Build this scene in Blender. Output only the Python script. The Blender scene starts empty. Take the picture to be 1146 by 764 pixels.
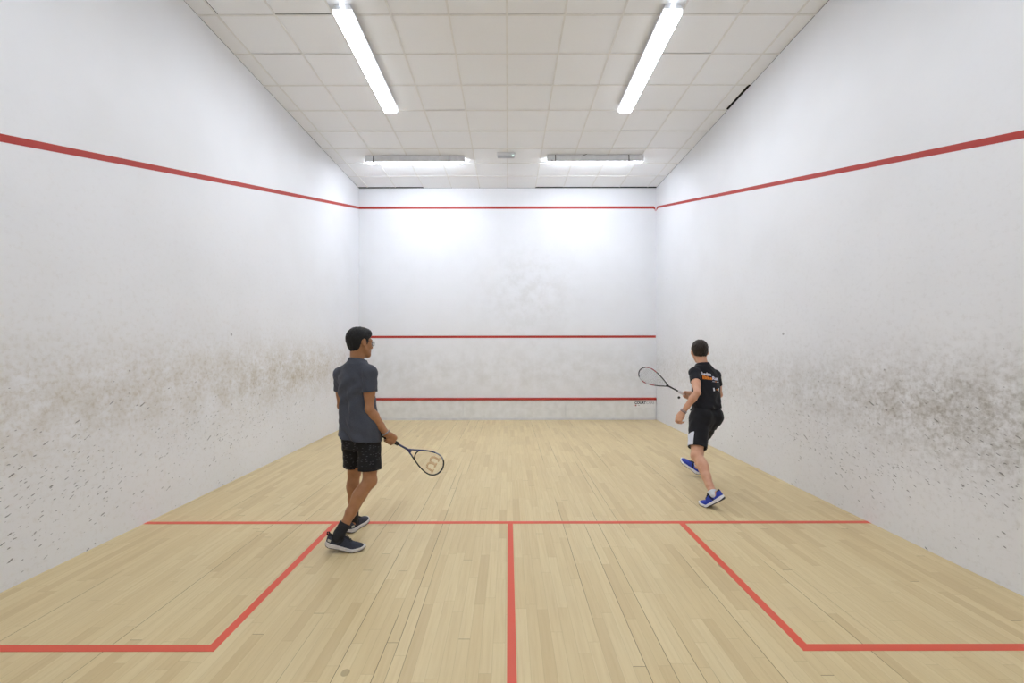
import bpy, math, random
import numpy as np
from mathutils import Vector, Matrix
from mathutils.bvhtree import BVHTree

random.seed(7)
SC = bpy.context.scene
COL = SC.collection
FPX, VX, VY, CAMZ = 482.0, 568.7, 389.7, 1.54      # focal length in pixels and vanishing point of the 1146x764 frame
FRONT, BACK, LEFT, RIGHT, CEIL = 9.28, -0.47, -3.21, 3.19, 4.99


# ------------------------------------------------------------------ helpers
def lin(c):
    c = c / 255.0
    return c / 12.92 if c <= 0.04045 else ((c + 0.055) / 1.055) ** 2.4


def rgb(r, g, b):
    return (lin(r), lin(g), lin(b), 1.0)


class Nd:
    """tiny wrapper so that shader maths reads like arithmetic"""
    def __init__(s, t, sock):
        s.t, s.s = t, sock

    def _m(s, op, b=None, c=None, clamp=False):
        n = s.t.nodes.new('ShaderNodeMath'); n.operation = op; n.use_clamp = clamp
        for i, v in enumerate((s, b, c)):
            if v is None: continue
            if isinstance(v, Nd): s.t.links.new(v.s, n.inputs[i])
            else: n.inputs[i].default_value = v
        return Nd(s.t, n.outputs[0])

    def __add__(s, o): return s._m('ADD', o)
    def __sub__(s, o): return s._m('SUBTRACT', o)
    def __mul__(s, o): return s._m('MULTIPLY', o)
    def __truediv__(s, o): return s._m('DIVIDE', o)
    __radd__ = __add__
    __rmul__ = __mul__
    def __rsub__(s, o): return (s * -1.0) + o
    def floor(s): return s._m('FLOOR')
    def frac(s): return s._m('FRACT')
    def abs(s): return s._m('ABSOLUTE')
    def sq(s): return s * s
    def exp(s): return s._m('EXPONENT')
    def gt(s, o): return s._m('GREATER_THAN', o)
    def lt(s, o): return s._m('LESS_THAN', o)
    def mn(s, o): return s._m('MINIMUM', o)
    def mx(s, o): return s._m('MAXIMUM', o)
    def clamp(s): return s._m('ADD', 0.0, clamp=True)
    def step(s, a, b):
        n = s.t.nodes.new('ShaderNodeMapRange'); n.interpolation_type = 'SMOOTHSTEP'
        n.inputs[1].default_value = a; n.inputs[2].default_value = b
        s.t.links.new(s.s, n.inputs[0])
        return Nd(s.t, n.outputs[0])
    def gauss(s, c, w): return (((s - c) * (1.0 / w)).sq() * -1.0).exp()


class Mat:
    def __init__(s, name, color=(0.8, 0.8, 0.8, 1), rough=0.6, metal=0.0, spec=0.5):
        s.m = bpy.data.materials.new(name); s.m.use_nodes = True
        s.t = s.m.node_tree
        s.b = s.t.nodes['Principled BSDF']
        s.b.inputs['Base Color'].default_value = color
        s.b.inputs['Roughness'].default_value = rough
        s.b.inputs['Metallic'].default_value = metal
        s.b.inputs['Specular IOR Level'].default_value = spec
        s.pos = s.t.nodes.new('ShaderNodeNewGeometry').outputs['Position']

    def obj(s):
        return s.t.nodes.new('ShaderNodeTexCoord').outputs['Object']

    def xyz(s, sock=None):
        n = s.t.nodes.new('ShaderNodeSeparateXYZ'); s.t.links.new(sock or s.pos, n.inputs[0])
        return [Nd(s.t, o) for o in n.outputs]

    def vec(s, x, y, z=0.0):
        n = s.t.nodes.new('ShaderNodeCombineXYZ')
        for i, v in enumerate((x, y, z)):
            if isinstance(v, Nd): s.t.links.new(v.s, n.inputs[i])
            else: n.inputs[i].default_value = v
        return n.outputs[0]

    def noise(s, v=None, scale=5.0, detail=3.0, rough=0.5):
        n = s.t.nodes.new('ShaderNodeTexNoise')
        n.inputs['Scale'].default_value = scale; n.inputs['Detail'].default_value = detail
        n.inputs['Roughness'].default_value = rough
        s.t.links.new(v or s.pos, n.inputs['Vector'])
        return Nd(s.t, n.outputs[0])

    def white(s, x, y=0.0, z=0.0):
        n = s.t.nodes.new('ShaderNodeTexWhiteNoise'); n.noise_dimensions = '3D'
        s.t.links.new(s.vec(x, y, z), n.inputs['Vector'])
        return Nd(s.t, n.outputs['Value'])

    def voro(s, v, scale=1.0):
        n = s.t.nodes.new('ShaderNodeTexVoronoi'); n.inputs['Scale'].default_value = scale
        s.t.links.new(v, n.inputs['Vector'])
        sep = s.t.nodes.new('ShaderNodeSeparateColor'); s.t.links.new(n.outputs['Color'], sep.inputs[0])
        return Nd(s.t, n.outputs['Distance']), Nd(s.t, sep.outputs[0]), Nd(s.t, sep.outputs[1])

    def mix(s, fac, a, b):
        n = s.t.nodes.new('ShaderNodeMix'); n.data_type = 'RGBA'
        if isinstance(fac, Nd): s.t.links.new(fac.s, n.inputs[0])
        else: n.inputs[0].default_value = fac
        for i, v in ((6, a), (7, b)):
            if isinstance(v, tuple): n.inputs[i].default_value = v
            else: s.t.links.new(v, n.inputs[i])
        return n.outputs[2]

    def color(s, sock): s.t.links.new(sock, s.b.inputs['Base Color']); return s
    def roughness(s, nd): s.t.links.new(nd.s, s.b.inputs['Roughness']); return s

    def bump(s, nd, strength=0.2, dist=0.01):
        n = s.t.nodes.new('ShaderNodeBump'); n.inputs['Strength'].default_value = strength
        n.inputs['Distance'].default_value = dist
        s.t.links.new(nd.s, n.inputs['Height']); s.t.links.new(n.outputs[0], s.b.inputs['Normal'])
        return s


def noisy(name, c1, c2, scale=60, rough=0.7, bump=0.15, dist=0.002, detail=3, metal=0.0, spec=0.5):
    m = Mat(name, c1, rough, metal, spec)
    n = m.noise(m.obj(), scale, detail)
    m.color(m.mix(n.step(0.3, 0.7), c1, c2))
    if bump: m.bump(n, bump, dist)
    return m.m


def emit(name, color, strength):
    m = Mat(name, (0.9, 0.9, 0.9, 1), 0.4)
    m.b.inputs['Emission Color'].default_value = color
    m.b.inputs['Emission Strength'].default_value = strength
    return m.m


class MB:
    """collects verts / faces / material indices; build() links ONE mesh object"""
    def __init__(s): s.v, s.f, s.mi, s.sm = [], [], [], []

    def add(s, verts, faces, mi=0, smooth=False):
        o = len(s.v)
        s.v += [tuple(v) for v in verts]
        s.f += [tuple(i + o for i in f) for f in faces]
        s.mi += [mi] * len(faces); s.sm += [smooth] * len(faces)
        return s

    def box(s, x0, x1, y0, y1, z0, z1, mi=0, bev=0.0):
        if bev <= 0:
            v = [(x, y, z) for z in (z0, z1) for y in (y0, y1) for x in (x0, x1)]
            return s.add(v, [(0, 2, 3, 1), (4, 5, 7, 6), (0, 1, 5, 4), (2, 6, 7, 3), (0, 4, 6, 2), (1, 3, 7, 5)], mi)
        import bmesh
        bm = bmesh.new(); bmesh.ops.create_cube(bm, size=1)
        for v in bm.verts:
            v.co = Vector(((x0 + x1) / 2 + v.co.x * (x1 - x0), (y0 + y1) / 2 + v.co.y * (y1 - y0), (z0 + z1) / 2 + v.co.z * (z1 - z0)))
        bmesh.ops.bevel(bm, geom=bm.edges[:], offset=bev, segments=2, affect='EDGES')
        bm.verts.index_update()
        s.add([v.co[:] for v in bm.verts], [[v.index for v in f.verts] for f in bm.faces], mi)
        bm.free(); return s

    def prism(s, poly, axis, a, b, mi=0):
        """extrude a 2D polygon along an axis; the polygon lies in the other two axes, in order"""
        n = len(poly)
        def p(q, t):
            if axis == 'x': return (t, q[0], q[1])
            if axis == 'y': return (q[0], t, q[1])
            return (q[0], q[1], t)
        v = [p(q, a) for q in poly] + [p(q, b) for q in poly]
        f = [tuple(range(n))[::-1], tuple(range(n, 2 * n))] + [(i, (i + 1) % n, n + (i + 1) % n, n + i) for i in range(n)]
        return s.add(v, f, mi)

    def tube(s, pts, r, n=8, closed=False, mi=None, caps=True, flat=None):
        """sweep a round (or flattened) section along a polyline; mi may be one index per segment"""
        P = [Vector(p) for p in pts]; m = len(P)
        R = [r] * m if not hasattr(r, '__len__') else list(r)
        T = []
        for i in range(m):
            a = P[(i - 1) % m] if closed or i > 0 else P[i]
            b = P[(i + 1) % m] if closed or i < m - 1 else P[i]
            T.append((b - a).normalized())
        u = flat[0].copy() if flat else T[0].orthogonal()
        u = (u - T[0] * u.dot(T[0])).normalized()
        V, F, MI = [], [], []
        for i in range(m):
            if flat: u = flat[0].copy()
            u = (u - T[i] * u.dot(T[i])).normalized(); w = T[i].cross(u)
            for k in range(n):
                a = 2 * math.pi * k / n
                V.append(P[i] + (u * math.cos(a) * (flat[1] if flat else 1.0) + w * math.sin(a)) * R[i])
        for i in range(m if closed else m - 1):
            j = (i + 1) % m
            for k in range(n):
                l = (k + 1) % n
                F.append((i * n + k, i * n + l, j * n + l, j * n + k))
                MI.append(mi[i] if hasattr(mi, '__len__') else (mi or 0))
        if caps and not closed:
            F += [tuple(range(n))[::-1], tuple(range((m - 1) * n, m * n))]; MI += [MI[0], MI[-1]]
        o = len(s.v)
        s.v += [tuple(v) for v in V]; s.f += [tuple(i + o for i in f) for f in F]; s.mi += MI; s.sm += [True] * len(F)
        return s

    def build(s, name, mats, parent=None, loc=None):
        me = bpy.data.meshes.new(name)
        v = np.array(s.v, dtype=float)
        me.from_pydata([tuple(p) for p in v], [], s.f)
        for m in (mats if isinstance(mats, (list, tuple)) else [mats]): me.materials.append(m)
        me.polygons.foreach_set('material_index', s.mi); me.polygons.foreach_set('use_smooth', s.sm)
        me.update()
        o = bpy.data.objects.new(name, me); COL.objects.link(o)
        if parent is not None: o.parent = parent
        if loc is not None: o.location = loc
        return o


def tag(o, label=None, cat=None, group=None, kind=None):
    for k, v in (('label', label), ('category', cat), ('group', group), ('kind', kind)):
        if v: o[k] = v
    return o


def thing(name, label, cat, loc=(0, 0, 0), rz=0.0, group=None):
    o = bpy.data.objects.new(name, None); COL.objects.link(o)
    o.empty_display_size = 0.1; o.location = loc; o.rotation_euler = (0, 0, rz)
    return tag(o, label, cat, group)


def copy_tree(o, parent=None):
    c = o.copy(); COL.objects.link(c)
    if parent is not None: c.parent = parent
    for ch in list(o.children): copy_tree(ch, c)
    return c


# ------------------------------------------------------------------ camera
cam_d = bpy.data.cameras.new('camera'); cam = bpy.data.objects.new('camera', cam_d); COL.objects.link(cam)
cam.location = (0, 0, CAMZ)
cam.rotation_euler = (Matrix.Rotation(math.radians(90), 3, 'X') @ Matrix.Rotation(math.radians(-0.07), 3, 'Z')).to_euler()
cam_d.sensor_fit = 'HORIZONTAL'; cam_d.sensor_width = 36.0
cam_d.lens = 36.0 * FPX / 1146.0
cam_d.shift_x = (573.0 - VX) / 1146.0
cam_d.shift_y = (VY - 382.0) / 1146.0
cam_d.clip_start = 0.05
SC.camera = cam

# ------------------------------------------------------------------ setting materials
def wall_material(name, side):
    m = Mat(name, (0.8, 0.8, 0.8, 1), 0.5, spec=0.35)
    x, y, z = m.xyz()
    h = x if side == 'front' else y
    base = rgb(233, 234, 237)
    blot = m.noise(None, 1.3, 2, 0.6)
    fine = m.noise(m.vec(h * 1.0, z * 1.0), 22, 3, 0.75)
    mid = m.noise(m.vec(h, z, 3.0), 6.0 if side == 'right' else 4.0, 3, 0.7)
    col = m.mix(blot.step(0.35, 0.75) * 0.22, base, rgb(219, 219, 219))
    if side == 'front':
        smudge = h.gauss(0.45, 0.9) * z.gauss(2.75, 0.85) * mid.step(0.35, 0.7)
        low = z.gauss(1.0, 0.6) * mid.step(0.3, 0.75) * 0.4
        col = m.mix((smudge * 0.22 + low * 0.6 + fine.step(0.55, 0.75) * 0.06).clamp(), col, rgb(176, 172, 160))
    else:
        if side == 'left':
            band = z.gauss(1.18, 0.40) * (0.75 + y.gauss(6.4, 1.3) * 0.35)
            clean = y.gauss(4.64, 0.12) * z.gauss(0.92, 0.17)
            tint, dark = rgb(176, 163, 138), 0.82
        else:
            band = z.gauss(1.10, 0.36) * (0.55 + y.gauss(3.0, 1.4) * 0.7)
            clean = y.gauss(4.2, 0.1) * z.gauss(0.6, 0.1)
            tint, dark = rgb(166, 159, 147), 0.72
        worn = mid.step(0.25, 0.75) * 0.6 + fine.step(0.35, 0.70) * 0.4
        f = band * worn * dark * (1.0 - clean * 0.8)
        # a lighter film of scuffing over the whole playing height
        film = z.step(4.2, 0.4) * fine.step(0.5, 0.72) * 0.16
        col = m.mix((f + film).clamp(), col, tint)
        if side == 'right':
            g = y.gauss(2.75, 0.9) * z.gauss(1.02, 0.36) * fine.step(0.35, 0.70) * (0.55 + mid.step(0.3, 0.7) * 0.45)
            col = m.mix(g * 0.30, col, rgb(112, 110, 110))
        # dark ball marks: short slanted dashes, most of them low on the wall
        wob = m.noise(m.vec(h, z, 5.0), 14, 1) - 0.5
        patch = z.gauss(0.60, 0.40) * (0.30 + blot.step(0.42, 0.60) * 0.70) * y.step(8.8, 2.6)
        for sx, sz, sl, thr, rad, seed in ((14.0, 46.0, 0.40, 0.26, 0.21, 0.0), (26.0, 80.0, 0.32, 0.30, 0.25, 9.1)):
            v = m.vec(h * sx + wob * 1.2, (z - h * sl) * sz + wob * 1.5, seed)
            d, r1, r2 = m.voro(v, 1.0)
            mark = r1.gt(1.0 - (1.0 - thr) * patch) * d.lt(r2 * rad + 0.05)
            col = m.mix(mark * (r2 * 0.50 + 0.22), col, rgb(56, 54, 56))
        # a few lone specks higher up
        d, r1, r2 = m.voro(m.vec(h * 3.0, z * 3.4, 7.7), 1.0)
        col = m.mix(r1.gt(0.88) * d.lt(0.035 + r2 * 0.03) * z.lt(3.0) * 0.5, col, rgb(80, 78, 78))
    m.color(col)
    m.bump(fine, 0.05, 0.01)
    return m.m


def floor_material():
    m = Mat('maple_boards', (0.6, 0.5, 0.35, 1), 0.42, spec=0.4)
    x, y, z = m.xyz()
    W = 0.062
    cx = (x + 10.0) * (1 / W)
    ci, cf = cx.floor(), cx.frac()
    off = m.white(ci, 3.1)
    ln = 0.62
    ry = (y + 20.0) * (1 / ln) + off * 2.0
    rj, rf = ry.floor(), ry.frac()
    tone = m.white(ci, rj, 1.7)
    wide = m.white((ci * 0.25).floor(), 9.0)
    grain = m.noise(m.vec(x * 60.0, y * 2.6, tone * 30.0), 1.0, 4, 0.6)
    blot = m.noise(None, 1.1, 3)
    c = m.mix(tone, rgb(207, 185, 139), rgb(217, 198, 154))
    c = m.mix(tone.lt(0.12) * 0.25, c, rgb(190, 165, 122))
    c = m.mix(grain.step(0.35, 0.75) * 0.26, c, rgb(184, 156, 112))
    c = m.mix(blot.step(0.45, 0.75) * 0.16, c, rgb(186, 166, 130))
    # hairline joints between boards, a few of them opened into dark gaps
    edge = cf.mn(1.0 - cf) * W
    open_ = m.white(ci + 0.0, 5.5).gt(0.80) * m.noise(m.vec(ci * 3.7, y * 0.5), 1.0, 1).step(0.45, 0.55)
    left = cf * W
    c = m.mix(edge.lt(0.0011) * 0.22, c, rgb(120, 96, 62))
    c = m.mix(left.lt(0.0030) * open_ * 0.85, c, rgb(74, 58, 40))
    jl = rf * ln
    opj = m.white(ci, rj, 8.8)
    c = m.mix(jl.lt(0.0022) * 0.30, c, rgb(120, 96, 62))
    c = m.mix(jl.lt(0.004) * opj.gt(0.86) * 0.6, c, rgb(80, 62, 42))
    # small dark scuffs left by shoes
    d, r1, r2 = m.voro(m.vec(x * 2.6, y * 2.2, 1.0), 1.0)
    c = m.mix(r1.gt(0.84) * d.lt(0.05 + r2 * 0.03) * 0.45, c, rgb(110, 88, 60))
    m.color(c)
    m.roughness(0.36 + grain * 0.12 + tone * 0.06)
    m.bump(edge.lt(0.0011) * -1.0 + grain * 0.2, 0.12, 0.002)
    return m.m


def line_material(name, c1, c2, thr=0.66):
    m = Mat(name, c1, 0.5)
    n = m.noise(None, 18, 5, 0.7)
    m.color(m.mix(n.step(thr, thr + 0.12) * 0.6, m.mix(m.noise(None, 3, 2), c1, c2), rgb(226, 200, 184)))
    return m.m


M_floor = floor_material()
M_wl, M_wr, M_wf = wall_material('plaster_left', 'left'), wall_material('plaster_right', 'right'), wall_material('plaster_front', 'front')
M_wb = noisy('plaster_back', rgb(225, 225, 224), rgb(214, 213, 210), 6, 0.6, 0.05)
M_red = line_material('red_wall_line', rgb(176, 44, 28), rgb(166, 36, 24), 0.70)
M_redfloor = line_material('red_floor_line', rgb(222, 84, 60), rgb(212, 90, 66), 0.74)
tm = Mat('mineral_fibre_tile', rgb(224, 221, 213), 0.85, spec=0.2)
_n = tm.noise(None, 90, 3, 0.7); _b = tm.noise(None, 0.9, 2)
tm.color(tm.mix(_n.step(0.6, 0.72) * 0.25, tm.mix(_b, rgb(246, 247, 249), rgb(241, 242, 244)), rgb(214, 213, 212)))
tm.bump(_n, 0.15, 0.003)
M_tile = tm.m
M_bar = noisy('ceiling_bar_paint', rgb(236, 235, 233), rgb(230, 229, 227), 8, 0.6, 0)
M_voidshade = noisy('painted_void_shade', rgb(22, 22, 24), rgb(16, 16, 18), 5, 0.9, 0)  # near-black colour standing in for the shade above the ceiling tiles
M_tin = noisy('painted_tin', rgb(232, 233, 233), rgb(222, 223, 222), 7, 0.45, 0.03)
M_whitemetal = noisy('white_metal', rgb(222, 223, 226), rgb(212, 214, 218), 10, 0.45, 0)
M_visor = noisy('grey_visor', rgb(238, 239, 242), rgb(230, 231, 235), 14, 0.4, 0)
M_black = noisy('black_plastic', rgb(24, 24, 26), rgb(32, 32, 34), 40, 0.5, 0.05)
EM = 15.0
LAMPC = (0.915, 0.98, 1.085, 1)
M_lamp = emit('lamp_diffuser', LAMPC, EM)
M_lampside = emit('lamp_diffuser_side', LAMPC, EM * 0.07)
M_tube = emit('lamp_tube', LAMPC, EM * 1.0)

# ------------------------------------------------------------------ room shell
def struct(mb, name, mats, parent=None):
    o = mb.build(name, mats, parent)
    if parent is None: o['kind'] = 'structure'
    return o


ROOF = 5.32
floor = struct(MB().box(LEFT - .1, RIGHT + .1, BACK - .1, FRONT + .1, -0.1, 0), 'floor', M_floor)
wl = struct(MB().box(LEFT - .1, LEFT, BACK, FRONT, 0, CEIL), 'wall_left', M_wl)
wr = struct(MB().box(RIGHT, RIGHT + .1, BACK, FRONT, 0, CEIL), 'wall_right', M_wr)
wf = struct(MB().box(LEFT - .1, RIGHT + .1, FRONT, FRONT + .1, 0, CEIL), 'wall_front', M_wf)
wb = struct(MB().box(LEFT - .1, RIGHT + .1, BACK - .1, BACK, 0, CEIL), 'wall_back', M_wb)
deck = MB().box(LEFT - .1, RIGHT + .1, BACK - .1, FRONT + .1, ROOF, ROOF + .1)
deck.box(LEFT - .1, LEFT, BACK, FRONT, CEIL, ROOF).box(RIGHT, RIGHT + .1, BACK, FRONT, CEIL, ROOF)
deck.box(LEFT - .1, RIGHT + .1, FRONT, FRONT + .1, CEIL, ROOF).box(LEFT - .1, RIGHT + .1, BACK - .1, BACK, CEIL, ROOF)  # wall tops painted dark so the ceiling gaps look shaded
struct(deck, 'ceiling_deck', M_voidshade)

# suspended ceiling: lay-in tiles and their grid
gx = [LEFT] + [-0.01 + 0.6 * k for k in range(-5, 6)] + [RIGHT]
gy = [8.64 - 0.597 * k for k in range(15, -1, -1)]
gy = [BACK] + [g for g in gy if g > BACK + 0.1] + [FRONT]
cm = MB()
slits = {(3, 6): 'y', (9, 9): 'y', (2, 8): 'y', (1, 6): 'x', (1, 8): 'x', (1, 9): 'y', (9, 13): 'y', (9, 12): 'y', (4, 11): 'y'}
for i in range(len(gx) - 1):
    for j in range(len(gy) - 1):
        x0, x1, y0, y1 = gx[i] + .004, gx[i + 1] - .004, gy[j] + .004, gy[j + 1] - .004
        if i == 0: x0 = LEFT
        if i == len(gx) - 2: x1 = RIGHT
        lift = random.uniform(0, .003)
        sl = slits.get((i, j))
        if sl == 'y': y1 -= 0.013
        if sl == 'x': x0 += 0.013
        if j == len(gy) - 2:
            y1 = FRONT - 0.058 if (x1 < -1.75 or x0 > 0.55) else FRONT
        if i == len(gx) - 2 and 5.6 < gy[j] < 5.75:
            x1 = RIGHT - 0.035; y0 += 0.016                       # the slipped tile by the right wall
        if i == 0: cm.box(x0, x1, y0, y1, CEIL + .004 + lift, CEIL + .02)
        else: cm.box(x0, x1, y0, y1, CEIL + .004 + lift, CEIL + .02)
ceiling = struct(cm, 'ceiling', M_tile)
gm = MB()
for g in gx[1:-1]: gm.box(g - .010, g + .010, BACK, FRONT - .06, CEIL - .002, CEIL + .005)
for g in gy[1:-1]: gm.box(LEFT, RIGHT - (0.035 if 5.6 < g < 5.75 else 0), g - .010, g + .010, CEIL - .0015, CEIL + .005)
struct(gm, 'ceiling_grid', M_bar, ceiling)

# painted court lines (each one a part of the surface it is painted on)
t = 0.0015
struct(MB().box(LEFT, RIGHT, 3.785, 3.835, 0, t), 'short_line', M_redfloor, floor)
struct(MB().box(-.0075, .0385, BACK, 3.785, 0, t), 'half_court_line', M_redfloor, floor)
struct(MB().prism([(LEFT, 2.19), (-1.50, 2.19), (-1.50, 3.785), (-1.55, 3.785), (-1.55, 2.24), (LEFT, 2.24)], 'z', 0, t), 'service_box_line', M_redfloor, floor)
struct(MB().prism([(RIGHT, 2.19), (RIGHT, 2.24), (1.55, 2.24), (1.55, 3.785), (1.50, 3.785), (1.50, 2.19)], 'z', 0, t), 'service_box_line', M_redfloor, floor)
struct(MB().prism([(LEFT, 4.545), (3.13, 4.545), (3.16, 4.53), (3.172, 4.49), (3.18, 4.50), (3.172, 4.565), (3.14, 4.598), (LEFT, 4.598)], 'y', FRONT - t, FRONT), 'out_line', M_red, wf)
struct(MB().box(LEFT, RIGHT - .01, FRONT - t, FRONT, 1.765, 1.815), 'service_line', M_red, wf)
sl_ = 0.2585
struct(MB().prism([(FRONT, 4.545), (FRONT, 4.597), (BACK, 4.597 - sl_ * (FRONT - BACK)), (BACK, 4.545 - sl_ * (FRONT - BACK))], 'x', LEFT, LEFT + t), 'out_line', M_red, wl)
struct(MB().prism([(FRONT, 4.49), (FRONT - .02, 4.545), (FRONT - .10, 4.568), (BACK, 4.597 - sl_ * (FRONT - BACK)), (BACK, 4.545 - sl_ * (FRONT - BACK)), (FRONT - .12, 4.517), (FRONT - .03, 4.50)], 'x', RIGHT - t, RIGHT), 'out_line', M_red, wr)

# the tin
tin = thing('tin_board', 'white tin board with red top rail along the foot of the front wall', 'tin', (0, FRONT - .012, 0))
xs = [LEFT + .005, (518.5 - VX) / FPX * FRONT, (632.5 - VX) / FPX * FRONT, RIGHT - .012]
for a, b in zip(xs[:-1], xs[1:]):
    MB().box(a + .003, b - .003, -.012, .012, .045, .427, bev=.002).build('panel', M_tin, tin)
tag(MB().prism([(-.012, .427), (.012, .427), (.012, .478), (-.022, .472), (-.03, .455), (-.028, .427)], 'x', LEFT + .005, RIGHT - .01).build('top_rail', M_red, tin), 'red painted angled top rail')
MB().box(LEFT + .005, RIGHT - .06, -.016, .012, 0, .045, bev=.002).build('bottom_rail', M_whitemetal, tin)


def text_mesh(body, size, extrude=0.0006, bold=0.0):
    c = bpy.data.curves.new('lettering', 'FONT'); c.body = body; c.size = size; c.extrude = extrude; c.offset = bold
    c.resolution_u = 3
    o = bpy.data.objects.new('lettering', c); COL.objects.link(o)
    dg = bpy.context.evaluated_depsgraph_get(); dg.update()
    me = o.evaluated_get(dg).to_mesh()
    v = np.array([p.co[:] for p in me.vertices]); f = [tuple(p.vertices) for p in me.polygons]
    o.evaluated_get(dg).to_mesh_clear()
    bpy.data.objects.remove(o); bpy.data.curves.remove(c)
    return v, f


def wall_text(body, x0, x1, z0, z1, mat, parent, name, bold=0.0):
    v, f = text_mesh(body, 1.0, 0.005, bold)
    lo, hi = v.min(0), v.max(0)
    v = (v - lo) / (hi - lo)
    vv = [(x0 + p[0] * (x1 - x0), -.0005 - p[2] * .001, z0 + p[1] * (z1 - z0)) for p in v]
    return MB().add(vv, f).build(name, mat, parent)


M_ink = noisy('black_ink', rgb(28, 28, 32), rgb(34, 34, 38), 40, 0.6, 0)
M_inkgrey = noisy('grey_ink', rgb(150, 146, 150), rgb(160, 156, 160), 40, 0.6, 0)
M_inkred = noisy('red_ink', rgb(150, 32, 52), rgb(140, 30, 48), 40, 0.6, 0)
M_sticker = noisy('white_sticker', rgb(236, 236, 236), rgb(230, 230, 230), 20, 0.5, 0)
def fx(px, d=FRONT): return (px - VX) / FPX * d
def fz(py, d=FRONT): return CAMZ - (py - VY) / FPX * d
sg = thing('lettering_sticker', 'black and grey lettered maker sticker on right end of the tin board', 'sticker', (0, FRONT - .0245, 0))
MB().box(fx(708.5), fx(733), -.0004, 0, fz(455.8), fz(448.2)).build('backing', M_sticker, sg)
wall_text('COURT', fx(709.8), fx(722.4), fz(452.0), fz(448.9), M_ink, sg, 'bold_word', 0.045)
wall_text('CARE', fx(722.8), fx(731.8), fz(452.0), fz(448.9), M_inkgrey, sg, 'thin_word')
MB().box(fx(710.2), fx(711.8), -.0016, -.0004, fz(454.2), fz(452.7), bev=.0004).build('red_emblem', M_inkred, sg)
MB().box(fx(713.3), fx(715.6), -.0016, -.0004, fz(453.7), fz(453.2)).build('small_print', M_inkgrey, sg)

# ------------------------------------------------------------------ ceiling lights
def long_light(x, y0, y1, label):
    """surface-mounted fluorescent batten running down the court"""
    L = y1 - y0
    r = thing('ceiling_light', label, 'light', (x, y0, CEIL), 0, 'fluorescent lights running down the court')
    MB().prism([(-.075, -.003), (-.102, -.05), (-.102, -.070), (.102, -.070), (.102, -.05), (.075, -.003)], 'y', .006, L - .006).build('housing', M_whitemetal, r)
    d = MB()
    prof = [(-.085, -.069), (-.097, -.0705), (-.098, -.088), (-.086, -.112), (-.06, -.121), (.06, -.121), (.086, -.112), (.098, -.088), (.097, -.0705), (.085, -.069)]
    n = len(prof)
    v = [(p[0], .012, p[1]) for p in prof] + [(p[0], L - .012, p[1]) for p in prof]
    for i in range(n):
        j = (i + 1) % n
        side = i in (1, 2, 6, 7)
        if i in (0, n - 2, n - 1):
            d.add([v[i], v[j], v[n + j], v[n + i]], [(0, 1, 2, 3)], 2)
        else:
            d.add([v[i], v[j], v[n + j], v[n + i]], [(0, 1, 2, 3)], 1 if side else 0)
    d.add(v[:n], [tuple(range(n))], 1).add(v[n:], [tuple(range(n))[::-1]], 1)
    d.build('diffuser', [M_lamp, M_lampside, M_whitemetal], r)
    for e, s in ((0.0, 1), (L, -1)):
        c = MB()
        for k in range(5):                                   # ribbed end
            xx = -.085 + .17 * k / 4
            c.box(xx - .01, xx + .01, e - .003, e + .016 if s > 0 else e + .003, -.106, -.056, bev=.003) if s > 0 else c.box(xx - .01, xx + .01, e - .016, e + .003, -.106, -.056, bev=.003)
        c.box(-.088, .088, min(e, e + s * .012), max(e, e + s * .012), -.108, -.054, bev=.003)
        c.box(-.02, .02, min(e - s * .03, e), max(e - s * .03, e), -.045, -.012, bev=.006)
        c.build('end_cap', M_lampside, r)
    return r


long_light(-1.655, 4.31, 6.10, 'long white tube light on the left of the ceiling, running down the court')
long_light(1.655, 4.31, 6.10, 'long white tube light on the right of the ceiling, running down the court')


def cross_light(x0, x1, y, label):
    """fluorescent batten across the court with a grey visor on the players' side"""
    L = x1 - x0
    r = thing('ceiling_light', label, 'light', (x0, y, CEIL), 0, 'visored lights by the front wall')
    MB().box(.02, L - .02, -.005, .055, -.05, -.003, bev=.004).build('housing', M_whitemetal, r)
    vz = MB(); vz.prism([(-.038, -.002), (-.030, -.002), (-.047, -.122), (-.055, -.122)], 'x', 0, L)
    vz.prism([(-.032, -.0025), (.02, -.0025), (.02, -.008), (-.032, -.008)], 'x', 0, L)
    vz.build('visor', M_visor, r)
    MB().tube([(.006, .004, -.074), (L - .006, .004, -.074)], .030, 14).tube([(.006, .066, -.074), (L - .006, .066, -.074)], .030, 14).build('tube', M_tube, r)
    for k in (.085, .845):
        MB().prism([(-.037, .0), (-.043, .0), (-.062, -.127), (-.057, -.130), (.03, -.121), (.03, -.118), (-.054, -.124)], 'x', L * k - .006, L * k + .006).build('clip', M_black, r)
    for e in (.0, L - .012):
        MB().prism([(-.035, -.002), (.07, -.002), (.10, -.05), (.10, -.098), (-.042, -.098)], 'x', e, e + .012).build('end_plate', M_visor, r)
    return r


YF = 7.74
cross_light(fx(409.5, YF), fx(520.4, YF), YF, 'grey visored tube light on the ceiling near the front wall, left one')
rl = cross_light(fx(612.5, YF - .02), fx(720, YF - .02), YF - .02, 'grey visored tube light on the ceiling near the front wall, right one with loose wire')
MB().tube([(.62, -.03, -.004), (.66, -.05, -.012), (.70, -.06, .0)], .004, 6).build('wire', M_black, rl)
MB().tube([(.085, -.05, -.10), (.085, -.05, -.135)], .007, 8).build('pull_switch', M_black, rl)

# unseen pair of the same battens, added behind the camera to light the room
if True:
    long_light(-1.655, 0.35, 2.18, 'added unseen tube light over the back of the court, left side')
    long_light(1.655, 0.35, 2.18, 'added unseen tube light over the back of the court, right side')

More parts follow.
